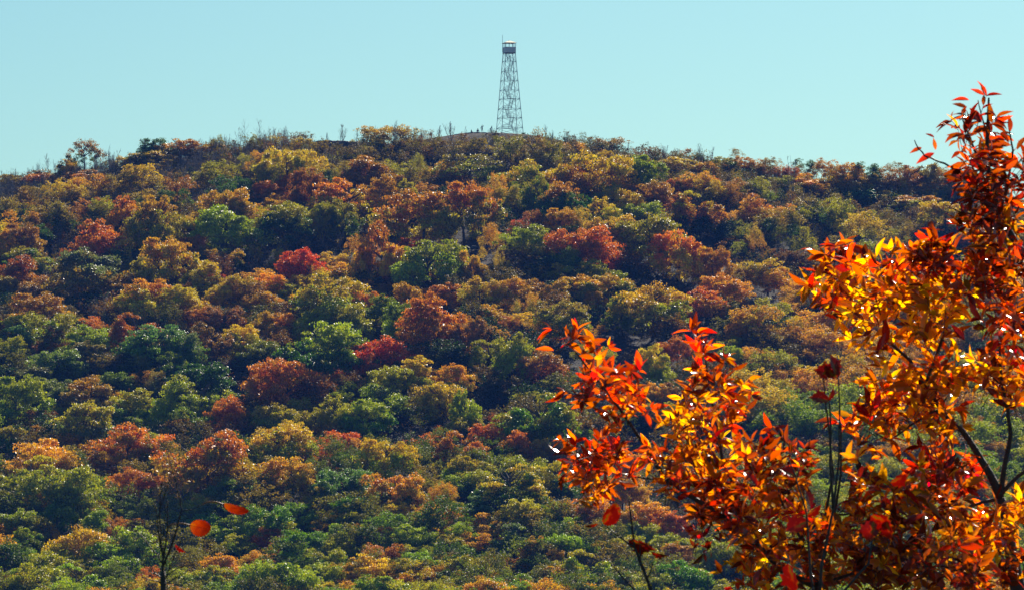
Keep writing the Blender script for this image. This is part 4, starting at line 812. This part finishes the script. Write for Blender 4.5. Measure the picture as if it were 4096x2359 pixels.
class Leafy:
    """grows twigs and leaves for one near tree"""
    def __init__(s, d0, seed): s.d = d0; s.r = np.random.default_rng(seed); s.P = []; s.D = []; s.U = []; s.S = []; s.C = []; s.tw = MB(); s.A = []; s.B = []; s.RA = []
    def cluster(s, px, py, rx, ry, n, cols, L0=72, dirx=0.0):
        """n twigs inside an ellipse (picture measures), each with leaves alternating along it and a tuft at its tip"""
        r = s.r
        for i in range(n):
            a = r.uniform(0, 6.28); k = math.sqrt(r.random()); x = px + math.cos(a) * rx * k * .88; y = py + math.sin(a) * ry * k * .88 + 12
            d = s.d + r.normal(0, .35); sc = d / FPX
            o = P3(x, y, d)
            dr = np.array([dirx + r.normal(0, .55), r.normal(0, .5), r.uniform(.1, 1.0)]); dr /= np.linalg.norm(dr)
            ln = r.uniform(45, 105) * sc; tip = o + dr * ln
            s.A.append(o - dr * ln * .5); s.B.append(tip); s.RA.append(.0022)
            nl = int(r.integers(6, 11)); c0 = cols[int(r.integers(len(cols)))]
            for j in range(nl):
                t = r.uniform(-.3, 1.0) if j < nl - 4 else 1.0
                p = o + dr * ln * t
                out = rand_dirs(1, r)[0]; out = out - dr * out.dot(dr); out /= np.linalg.norm(out)
                ld = dr * r.uniform(.3, 1.0) + out * r.uniform(.5, 1.0) + np.array([0, 0, -.25])
                s.P.append(p); s.D.append(ld); s.U.append(rand_dirs(1, r, 1.1)[0]); s.S.append(L0 * sc * r.uniform(.55, 1.25) * (1.0 if r.random() < .85 else 1.3))
                c = NPAL[c0] if r.random() < .72 else NPAL[cols[int(r.integers(len(cols)))]]
                if r.random() < (.55 if (py < 1000 and px > 3780) else .16): c = NPAL['d']
                s.C.append(c)
    def leaf(s, px, py, ang, L, col, d=None):
        d = d or s.d; a = math.radians(ang); s.P.append(P3(px, py, d)); s.D.append(np.array([math.cos(a), s.r.normal(0, .2), math.sin(a)])); s.U.append(np.array([s.r.normal(0, .4), -.8, .5])); s.S.append(L * d / FPX); s.C.append(NPAL[col])
    def build(s, root, name='foliage'):
        D_ = np.array(s.D); U_ = np.array(s.U); R = basis(D_, U_)
        n = len(D_); V, Fc = stamp(LV_T, LF_T, np.array(s.P), R, np.array(s.S))
        # widths vary
        k = len(LV_T); lv = np.repeat(s.r.uniform(0, 1, (n, 3)), k, axis=0); tc_ = np.repeat(np.array(s.C), k, axis=0)
        tpar = np.tile(LV_T[:, 0:1], (n, 1)); mixr = np.repeat(s.r.uniform(0, .8, (n, 1)), k, axis=0) * tpar        # tips redder
        tc_ = tc_ * (1 - mixr) + np.array([[.34, .05, .015]]) * mixr
        V0 = np.array(s.P)[:, None, :].repeat(k, 1).reshape(-1, 3)
        A = np.array(s.A); B_ = np.array(s.B); RA = np.array(s.RA); V2, F2 = sticks(A, B_, RA, RA * .45); z = np.zeros((len(V2), 3))
        me = mesh_np(name, np.concatenate([V, V2]), np.concatenate([Fc, F2 + len(V)]), {'leafvar': np.concatenate([lv, z + .5]), 'tint': np.concatenate([tc_, z + .04])})
        me.materials.append(M_NEAR); me.materials.append(M_NEARBARK); me.polygons.foreach_set('material_index', np.concatenate([np.zeros(len(Fc), np.int32), np.ones(len(F2), np.int32)]))
        return link(name, me, root)
        A = np.array(s.A); B_ = np.array(s.B); RA = np.array(s.RA); V, Fc = sticks(A, B_, RA, RA * .45); return link('twigs', mesh_np('twigs', V, Fc), root, M_NEARBARK)
def limb(root, pts, r0, r1, d, name='branch', wob=1.5, dd=0.0, oy=(0, 0, 1.0), mat=None):
    ox, oyy, s = oy; r = random.Random(int(pts[0][0] * 7 + pts[-1][1])); Q = []
    n = len(pts)
    for i in range(n - 1):
        for k in range(3):
            t = k / 3; a, b = pts[i], pts[i + 1]; x = a[0] + (b[0] - a[0]) * t; y = a[1] + (b[1] - a[1]) * t
            if i + k: x += r.uniform(-wob, wob); y += r.uniform(-wob, wob)
            Q.append((x, y))
    Q.append(pts[-1]); m = MB(); N_ = len(Q)
    m.tube([P3(ox + x / s, oyy + y / s, d + dd * i / N_) for i, (x, y) in enumerate(Q)], [(r0 + (r1 - r0) * i / (N_ - 1)) / FPX * d for i in range(N_)], 7)
    return m.build(name, mat or M_NEARBARK, root, smooth=True)

# A: the large tree whose fork stands at the lower right
dA = 22.0; xA = (4060 - CX) / FPX * dA; gA = float(ground(xA, dA))
tA = thing('maple_tree', 'large near tree at the right edge with glossy red, orange and gold leaves', 'tree', (xA, dA, gA))
tA_off = (-xA, -dA, -gA)
def local(o, root):
    o.location = (-root.location.x, -root.location.y, -root.location.z); return o
def L_(root, pts, r0, r1, d, **k): return local(limb(root, pts, r0, r1, d, **k), root)
m = MB(); m.tube([(0, 0, -.1), (.05, 0, 2), tuple(P3(4150, 2900, dA) - np.array(tA.location)), tuple(P3(4075, 2400, dA) - np.array(tA.location)), tuple(P3(4030, 2150, dA) - np.array(tA.location)), tuple(P3(3998, 1990, dA) - np.array(tA.location))], [.10, .085, .06, .04, .028, .024], 9); m.build('trunk', M_NEARBARK, tA, smooth=True)
for pts, r0, r1 in [
   ([(3998, 1990), (3960, 1900), (3900, 1800), (3850, 1720), (3800, 1690), (3740, 1640)], 19, 7), ([(3998, 1985), (4015, 1870), (4040, 1740), (4030, 1640), (4005, 1540), (3998, 1400)], 12, 5),
   ([(4000, 1975), (4050, 1920), (4110, 1870), (4200, 1800)], 10, 6), ([(3995, 1992), (3930, 2005), (3860, 2030), (3800, 2050)], 9, 4),
   ([(3800, 1690), (3700, 1540), (3640, 1440), (3560, 1370), (3530, 1280), (3500, 1180)], 10, 3), ([(3700, 1540), (3760, 1380), (3800, 1250), (3830, 1100), (3870, 1000)], 8, 4),
   ([(4200, 1800), (4170, 1400), (4120, 1060), (4020, 900), (3960, 760), (3950, 600), (3955, 470), (3958, 390)], 22, 4), ([(4020, 900), (3930, 860), (3850, 850), (3800, 830)], 6, 2), ([(4010, 880), (3900, 740), (3830, 680), (3780, 655), (3700, 622), (3670, 585), (3660, 560)], 6, 2),
   ([(4000, 860), (4040, 700), (4055, 600), (4040, 520)], 6, 3), ([(3960, 700), (3900, 600), (3870, 520), (3850, 470)], 6, 3), ([(3958, 560), (3930, 470), (3915, 400)], 4, 2), ([(3740, 1640), (3640, 1700), (3560, 1760), (3500, 1730)], 5, 3),
   ([(3500, 1180), (3420, 1150), (3350, 1120), (3300, 1090)], 4, 2), ([(4005, 1540), (3940, 1480), (3900, 1440)], 4, 2)]:
    L_(tA, pts, r0, r1, dA)
fA = Leafy(dA, 41)
for c in [(3900, 470, 70, 70, 16, 'rdrd'), (3860, 560, 90, 60, 16, 'rdor'), (3930, 640, 110, 80, 24, 'drdo'), (4040, 640, 60, 90, 14, 'drrs'), (3910, 760, 100, 80, 24, 'ordd'), (4010, 800, 90, 90, 24, 'drrd'), (3920, 880, 90, 70, 20, 'rdor'), (4040, 920, 70, 90, 20, 'rdog'), (3990, 1010, 80, 60, 16, 'orgd'),
          (3350, 1060, 90, 80, 26, 'orrd'), (3330, 1180, 90, 80, 30, 'ogyr'), (3450, 1130, 80, 70, 22, 'ogyo'), (3440, 1250, 90, 70, 26, 'ygoy'), (3560, 1080, 80, 70, 22, 'orrg'), (3600, 1190, 110, 80, 34, 'gyog'), (3700, 1060, 90, 70, 28, 'drdo'), (3780, 1000, 80, 60, 22, 'rdgo'), (3850, 1090, 110, 80, 34, 'rrdo'), (3750, 1170, 100, 80, 28, 'ogry'), (3960, 1130, 100, 90, 30, 'rdor'), (4060, 1100, 70, 110, 24, 'drod'),
          (3770, 1280, 80, 90, 22, 'yygg'), (3700, 1320, 60, 60, 10, 'yg'), (4000, 1300, 80, 80, 20, 'orrd'), (4070, 1360, 60, 90, 16, 'orrs'), (3640, 1330, 60, 60, 10, 'og'), (3480, 1370, 60, 50, 10, 'yog'),
          (3560, 1540, 90, 60, 22, 'ogyo'), (3660, 1560, 100, 70, 26, 'gogb'), (3760, 1560, 90, 70, 24, 'ogbr'), (3620, 1660, 110, 80, 30, 'goyb'), (3740, 1690, 90, 70, 20, 'ogby'), (3850, 1500, 80, 80, 20, 'bogr'), (3950, 1500, 70, 80, 16, 'ogyb'), (4060, 1560, 60, 80, 14, 'ogo'), (3500, 1640, 70, 60, 12, 'orgb'), (3460, 1720, 80, 70, 16, 'rdob'),
          (3720, 1880, 110, 80, 26, 'orrd'), (3830, 1900, 90, 70, 20, 'rods'), (3780, 2010, 130, 80, 34, 'ddbr'), (3930, 2080, 110, 80, 26, 'orgb'), (4050, 2050, 60, 90, 14, 'ogb'), (3930, 2170, 110, 90, 34, 'ygog'), (4060, 2240, 60, 100, 18, 'ddbo'), (3960, 2300, 110, 80, 26, 'godr')]:
    up_ = c[1] < 1120 and c[0] > 3780; fA.cluster(c[0] + (12 if up_ else 0), c[1] + (45 if c[1] < 700 else 10), c[2] * (.85 if up_ else 1), c[3], int(c[4] * (.52 if up_ else .6)), c[5])
for l in [(3690, 590, 200, 55, 'd'), (3740, 612, 205, 85, 'd'), (3745, 600, 100, 50, 'r'), (3740, 550, 150, 40, 'd'), (3940, 380, 150, 60, 'r'), (3950, 385, 110, 45, 'd'), (3880, 400, 170, 75, 'r'), (3870, 430, 160, 60, 'd'), (4040, 530, 85, 75, 'r'), (4070, 600, 60, 80, 'd')]: fA.leaf(*l)
local(fA.build(tA), tA)

# B: the shrub whose stems fan out from the bottom, centre right
dB = 20.0; xB = (3230 - CX) / FPX * dB; gB = float(ground(xB, dB))
tB = thing('sumac_shrub', 'tall near shrub with red and gold leaves on stems fanning out at the lower right', 'shrub', (xB, dB, gB))
loc = np.array(tB.location)
m = MB(); m.tube([(0, 0, -.1), (.03, 0, 2), tuple(P3(3260, 2950, dB) - loc), tuple(P3(3245, 2500, dB) - loc), tuple(P3(3262, 2340, dB) - loc)], [.08, .06, .04, .025, .018], 8); m.build('trunk', M_NEARBARK, tB, smooth=True)
for pts, r0, r1 in [([(3262, 2340), (3140, 2290), (3050, 2200), (2960, 2120), (2870, 2050), (2760, 1980), (2660, 1910), (2590, 1800), (2500, 1660), (2430, 1570), (2360, 1480), (2290, 1390)], 15, 3),
   ([(2960, 2120), (2950, 1960), (2890, 1850), (2870, 1700), (2835, 1560), (2822, 1430), (2815, 1380)], 9, 3), ([(2700, 1940), (2620, 1915), (2540, 1905), (2470, 1890)], 5, 2), ([(2870, 2050), (2860, 1900), (2800, 1760), (2770, 1690)], 6, 2),
   ([(3262, 2340), (3290, 2100), (3330, 1900), (3318, 1750), (3300, 1600), (3290, 1480)], 7, 2.5), ([(3262, 2340), (3330, 2100), (3360, 1900), (3362, 1700), (3355, 1640)], 7, 2.5),
   ([(3262, 2340), (3200, 2150), (3130, 2020), (3110, 1950)], 8, 3), ([(3200, 2150), (3300, 2060), (3420, 2050), (3480, 2020)], 6, 3), ([(3262, 2340), (3430, 2280), (3490, 2180), (3480, 2080)], 8, 4)]:
    L_(tB, pts, r0, r1, dB)
fB = Leafy(dB, 77)
for c in [(2280, 1370, 40, 40, 6, 'rr'), (2370, 1420, 50, 45, 7, 'orr'), (2340, 1560, 70, 60, 14, 'rdr'), (2450, 1530, 70, 60, 16, 'rdrd'), (2530, 1600, 80, 70, 18, 'rdor'), (2460, 1660, 60, 40, 8, 'orr'),
          (2330, 1840, 90, 60, 26, 'rdrd'), (2400, 1900, 90, 60, 20, 'rdro'), (2360, 1960, 60, 50, 10, 'rog'), (2440, 1830, 50, 50, 10, 'rd'),
          (2790, 1400, 40, 50, 7, 'rro'), (2850, 1480, 60, 50, 12, 'rrdo'), (2800, 1560, 70, 50, 14, 'rdog'), (2900, 1580, 70, 60, 14, 'ordg'), (2740, 1680, 90, 70, 26, 'gygo'), (2850, 1700, 80, 70, 20, 'gorr'), (2930, 1650, 60, 60, 12, 'odr'),
          (2680, 1830, 80, 60, 16, 'gord'), (2770, 1830, 80, 80, 22, 'gobg'), (2720, 1950, 90, 60, 20, 'rogd'), (2850, 1920, 90, 70, 24, 'rdog'), (2930, 2010, 110, 80, 34, 'rddb'), (2840, 2080, 90, 60, 18, 'bdro'), (2800, 2170, 50, 40, 6, 'rd'), (2980, 2130, 80, 60, 14, 'bogr'),
          (3000, 1870, 60, 50, 12, 'ogg'), (3040, 1960, 70, 60, 16, 'gord'), (3100, 1800, 90, 70, 26, 'drdd'), (3150, 1900, 90, 80, 26, 'drdo'), (3060, 2060, 80, 70, 16, 'ogbr'), (3020, 2250, 90, 70, 22, 'gyob'), (3120, 2160, 90, 80, 22, 'orbd'), (3200, 2050, 80, 80, 18, 'rogs'), (3000, 2340, 100, 60, 18, 'gory'), (3130, 2320, 90, 70, 20, 'orbr'),
          (3240, 2210, 90, 80, 20, 'ogrb'), (3350, 2180, 90, 80, 26, 'gobr'), (3330, 2310, 110, 70, 28, 'ogbb'), (3460, 2280, 100, 80, 30, 'obgd'), (3480, 2130, 110, 80, 34, 'bodg'), (3430, 2000, 90, 70, 20, 'bogr'), (3580, 2180, 100, 90, 34, 'bdro'), (3620, 2060, 100, 80, 28, 'rdbo'), (3680, 2280, 120, 80, 36, 'dbor'), (3800, 2200, 100, 90, 30, 'bdog'), (3830, 2320, 100, 60, 22, 'dord'), (3560, 2310, 90, 60, 20, 'obgr'), (3580, 1960, 80, 60, 16, 'orgd'), (3460, 1900, 70, 60, 14, 'orgb')]:
    fB.cluster(c[0], c[1], c[2], c[3], int(c[4] * .64), c[5], L0=64)
for l in [(2215, 1400, 170, 75, 'r'), (2290, 1360, 80, 70, 'r'), (2285, 1350, 120, 55, 'r'), (2370, 1470, 115, 90, 'o'), (2385, 1470, 65, 95, 'g'), (2300, 1490, 335, 55, 'r'), (2790, 1410, 120, 90, 'r'), (2790, 1415, 95, 70, 's'), (2800, 1420, 265, 80, 'r')]: fB.leaf(*l)
local(fB.build(tB), tB)

# lobed leaves: scarlet maple leaves on the thin upright stems ------------------------------------------
M_LOBED = bpy.data.materials.new('scarlet_and_green_leaf'); N, L = nodes(M_LOBED)
out = N.new('ShaderNodeOutputMaterial'); p = N.new('ShaderNodeBsdfPrincipled'); p.inputs['Roughness'].default_value = .4
tcn = N.new('ShaderNodeTexCoord'); no = N.new('ShaderNodeTexNoise'); no.inputs['Scale'].default_value = 2.2; cr_ = N.new('ShaderNodeValToRGB'); e = cr_.color_ramp.elements
e[0].position = .38; e[0].color = (.42, .30, .02, 1); e[1].position = .55; e[1].color = (.42, .03, .012, 1); q = e.new(.46); q.color = (.62, .12, .012, 1)
L.new(tcn.outputs['Object'], no.inputs['Vector']); L.new(no.outputs[0], cr_.inputs[0]); L.new(cr_.outputs[0], p.inputs['Base Color'])
tr_ = N.new('ShaderNodeBsdfTranslucent'); L.new(cr_.outputs[0], tr_.inputs[0]); ms = N.new('ShaderNodeMixShader'); ms.inputs[0].default_value = .6
L.new(p.outputs[0], ms.inputs[1]); L.new(tr_.outputs[0], ms.inputs[2]); L.new(ms.outputs[0], out.inputs[0])
def outline_leaf(kind):
    if kind == 'maple':
        pol = [(0, 0), (.10, -.28), (.30, -.30), (.28, -.48), (.50, -.42), (.62, -.58), (.66, -.30), (.78, -.26), (.80, -.12), (1.0, 0), (.80, .12), (.78, .26), (.66, .30), (.62, .58), (.50, .42), (.28, .48), (.30, .30), (.10, .28)]
    else:                  # toothed oval
        pol = [(0, 0)]; n_ = 44
        for i in range(1, n_):
            a = math.pi * i / n_ * 2; rr = .5 + (.035 if i % 2 else -.02)
            pol.append((.5 - math.cos(a) * rr * 1.0, -math.sin(a) * rr * .88))
    return pol
def big_leaf(root, kind, px, py, ang, L_px, d, tilt, mat, curl=.15, label=None, name='leaf'):
    pol = outline_leaf(kind); V = [(.45, 0, 0)] + [(x, y, curl * abs(y) * 1.4 - curl * x * x) for x, y in pol]; n_ = len(pol)
    Fq = [(0, 1 + i, 1 + (i + 1) % n_) for i in range(n_)]
    me = bpy.data.meshes.new(name); me.from_pydata(V, [], Fq); me.update()
    o = link(name, me, root, mat); s = L_px / FPX * d; a = math.radians(ang)
    fwd = Vector((math.cos(a), 0, math.sin(a))); side = Vector((-math.sin(a), 0, math.cos(a))); up = Vector((0, -1, 0))
    side2 = (side * math.cos(tilt) + up * math.sin(tilt)); up2 = fwd.cross(side2)
    M = Matrix((fwd, side2, up2)).transposed().to_4x4(); w_ = Vector(P3(px, py, d)) - root.location
    o.matrix_local = Matrix.Translation(w_) @ M @ Matrix.Diagonal((s, s, s, 1)); md = o.modifiers.new('thickness', 'SOLIDIFY'); md.thickness = .006
    if label: o['label'] = label
    return o
dM = 18.5; xM = (3300 - CX) / FPX * dM; gM = float(ground(xM, dM))
tM = thing('maple_sapling', 'thin near sapling with large scarlet lobed leaves at its stem tips', 'sapling', (xM, dM, gM)); loc = np.array(tM.location)
m = MB(); m.tube([(0, 0, -.1), (0, .02, 2), tuple(P3(3330, 2900, dM) - loc), tuple(P3(3270, 2480, dM) - loc)], [.03, .025, .018, .011], 7); m.build('trunk', M_NEARBARK, tM, smooth=True)
for pts, r0, r1 in [([(3270, 2480), (3285, 2250), (3330, 2030), (3352, 1850), (3358, 1650), (3352, 1500)], 7, 2.5), ([(3270, 2480), (3240, 2300), (3225, 2050), (3180, 1900), (3150, 1830)], 6, 2), ([(3330, 2030), (3318, 1850), (3322, 1700), (3316, 1600)], 6, 3), ([(3270, 2480), (3380, 2350), (3470, 2250), (3490, 2120)], 7, 3)]:
    L_(tM, pts, r0, r1, dM)
for (px, py, an, Lp, ti) in [(3352, 1510, 130, 110, .5), (3345, 1500, 100, 120, 1.0), (3340, 1500, 160, 120, .7), (3316, 1600, 165, 110, .9), (3310, 1600, 60, 80, 1.2), (3180, 1900, 150, 90, 1.0), (3225, 2080, 200, 130, .8), (3225, 2060, 30, 100, 1.1), (3490, 2080, 250, 120, .6), (3480, 2060, 330, 130, .8), (3560, 1930, 20, 110, .9), (3150, 2250, 280, 170, 1.1), (3240, 2020, 100, 90, 1.0), (3540, 2080, 280, 110, 1.0)]:
    big_leaf(tM, 'maple', px, py, an, Lp * .78, dM, ti, M_LOBED)

# C: small bare stems with a few leaves, lower centre
dC = 19.0; xC = (2640 - CX) / FPX * dC; gC = float(ground(xC, dC))
tC = thing('bare_sapling', 'slender bare stem with four odd red leaves, low at the centre right', 'sapling', (xC, dC, gC)); loc = np.array(tC.location); T10 = (2000, 1700, 1.273)
m = MB(); m.tube([(0, 0, -.1), (0, 0, 2), tuple(P3(2660, 2900, dC) - loc), tuple(P3(2000 + 770 / 1.273, 1700 + 845 / 1.273, dC) - loc)], [.03, .022, .014, .009], 7); m.build('trunk', M_NEARBARK, tC, smooth=True)
for pts, r0, r1 in [([(770, 845), (745, 770), (715, 700), (685, 620), (672, 520), (660, 430), (655, 370)], 8, 2.5), ([(680, 615), (620, 575), (570, 535), (535, 508)], 4, 2), ([(715, 700), (713, 650), (712, 600)], 4, 2), ([(748, 775), (770, 730), (778, 690)], 3.5, 2), ([(760, 900), (690, 840), (620, 770), (550, 682)], 5, 2)]:
    L_(tC, pts, r0, r1, dC, oy=T10)
big_leaf(tC, 'oval', 2415, 2092, 50, 95, dC, .7, M_LOBED); big_leaf(tC, 'maple', 2515, 2155, -28, 120, dC, 1.1, M_LOBED); big_leaf(tC, 'maple', 2605, 2205, -20, 70, dC, 1.25, M_LOBED); big_leaf(tC, 'oval', 2340, 2098, 0, 50, dC, 1.3, M_LOBED)

# D: leafless shrub at the lower left with two orange leaves
dD = 18.0; xD = (655 - CX) / FPX * dD; gD = float(ground(xD, dD))
tD = thing('bare_shrub', 'dark leafless shrub at the lower left holding two bright orange leaves', 'shrub', (xD, dD, gD)); loc = np.array(tD.location); TD = (500, 1800, 2.605)
m = MB(); m.tube([(0, 0, -.1), (0, 0, 1.6), tuple(P3(655, 2800, dD) - loc), tuple(P3(657, 2359, dD) - loc), tuple(P3(654, 2280, dD) - loc)], [.04, .03, .02, .012, .010], 8); m.build('trunk', M_NEARBARK, tD, smooth=True)
for pts, r0, r1 in [([(400, 1260), (400, 1100), (370, 950), (350, 760), (320, 550)], 9, 3), ([(350, 700), (390, 530), (440, 400), (490, 250)], 4, 2), ([(400, 1180), (440, 900), (450, 700), (450, 520)], 7, 2.5), ([(405, 1200), (500, 950), (560, 750), (598, 620), (570, 450), (515, 260), (485, 120)], 8, 2),
                    ([(600, 630), (700, 610), (820, 560)], 3.5, 1.5), ([(400, 1180), (350, 1080), (290, 1030), (220, 930), (160, 860), (105, 825)], 5, 2), ([(430, 1310), (480, 1270), (560, 1225), (640, 1190)], 4, 2), ([(410, 1330), (350, 1290), (270, 1265)], 6, 3), ([(410, 1370), (300, 1350), (180, 1315)], 6, 2.5),
                    ([(400, 1100), (380, 900), (362, 600), (385, 400), (400, 320)], 5, 2), ([(440, 1330), (480, 1200), (540, 1050), (620, 870)], 4, 1.5), ([(430, 1390), (520, 1330), (590, 1280)], 4, 2), ([(440, 1200), (400, 960), (425, 700), (430, 560)], 4, 1.5), ([(500, 1270), (450, 1120), (400, 1000)], 3, 1.5)]:
    L_(tD, pts, r0 * .6, r1 * .75, dD, oy=TD, wob=5)
M_STALK = simple_mat('leaf_stalk', (.42, .16, .05), .5, scale=30)
ol = big_leaf(tD, 'oval', 500 + 690 / 2.605, 1800 + 775 / 2.605, -14, 80, dD, .35, M_LOBED, curl=.2, label='round toothed orange leaf on a long stalk')
M_ORL = bpy.data.materials.new('orange_leaf'); N, L = nodes(M_ORL); out = N.new('ShaderNodeOutputMaterial'); p = N.new('ShaderNodeBsdfPrincipled'); p.inputs['Roughness'].default_value = .35
tcn = N.new('ShaderNodeTexCoord'); sx = N.new('ShaderNodeSeparateXYZ'); cr_ = N.new('ShaderNodeValToRGB'); e = cr_.color_ramp.elements; e[0].color = (.62, .30, .03, 1); e[1].color = (.30, .05, .02, 1); e[1].position = 1.0; q = e.new(.4); q.color = (.55, .14, .025, 1)
L.new(tcn.outputs['Object'], sx.inputs[0])
def mth(op, x, y=None):
    n_ = N.new('ShaderNodeMath'); n_.operation = op
    for k_, v_ in enumerate((x, y)):
        if v_ is None: continue
        if isinstance(v_, (int, float)): n_.inputs[k_].default_value = v_
        else: L.new(v_, n_.inputs[k_])
    return n_.outputs[0]
ay = mth('ABSOLUTE', sx.outputs[1]); no = N.new('ShaderNodeTexNoise'); no.inputs['Scale'].default_value = 4; L.new(tcn.outputs['Object'], no.inputs['Vector'])
L.new(mth('ADD', sx.outputs[0], mth('MULTIPLY', mth('SUBTRACT', no.outputs[0], .5), .9)), cr_.inputs[0])
vein = mth('MAXIMUM', mth('LESS_THAN', ay, .012), mth('GREATER_THAN', mth('SINE', mth('MULTIPLY', mth('SUBTRACT', sx.outputs[0], mth('MULTIPLY', ay, .8)), 52)), .93))
mv = N.new('ShaderNodeMix'); mv.data_type = 'RGBA'; L.new(mth('MULTIPLY', vein, .6), mv.inputs[0]); L.new(cr_.outputs[0], mv.inputs[6]); mv.inputs[7].default_value = (.22, .03, .01, 1)
L.new(mv.outputs[2], p.inputs['Base Color']); tr_ = N.new('ShaderNodeBsdfTranslucent'); L.new(mv.outputs[2], tr_.inputs[0]); ms = N.new('ShaderNodeMixShader'); ms.inputs[0].default_value = .65
L.new(p.outputs[0], ms.inputs[1]); L.new(tr_.outputs[0], ms.inputs[2]); L.new(ms.outputs[0], out.inputs[0])
ol.data.materials.clear(); ol.data.materials.append(M_ORL)
o2 = big_leaf(tD, 'oval', 500 + 1040 / 2.605, 1800 + 555 / 2.605, -22, 100, dD, 1.15, M_ORL, curl=.12, label='orange leaf seen edge-on, curling, with a red stalk')
L_(tD, [(690, 775), (600, 755), (490, 765), (455, 800)], 3.0, 2.2, dD, oy=TD, name='leaf_stalk', mat=M_STALK); L_(tD, [(1040, 560), (960, 535), (860, 535), (815, 562)], 3.2, 2.4, dD, oy=TD, name='leaf_stalk', mat=M_STALK)
o3 = big_leaf(tD, 'maple', 500 + 530 / 2.605, 1800 + 975 / 2.605, -45, 55, dD, 1.2, M_LOBED, name='leaf', label='small curled whitish red leaf')
# lone twig tip entering at the right edge, high
# ------------------------------------------------------------------ haze
hz = bpy.data.materials.new('haze'); N, L = nodes(hz); out = N.new('ShaderNodeOutputMaterial'); pv = N.new('ShaderNodeVolumePrincipled')
pv.inputs['Color'].default_value = (.08, .26, 1.0, 1); pv.inputs['Density'].default_value = 0.000052; pv.inputs['Anisotropy'].default_value = 0.0
L.new(pv.outputs[0], out.inputs['Volume'])
m = MB(); m.box((-1900, -400, -260), (1900, 2700, 135)); o = m.build('haze', hz); tag(o, 'thin blue autumn haze over the valley', kind='stuff')
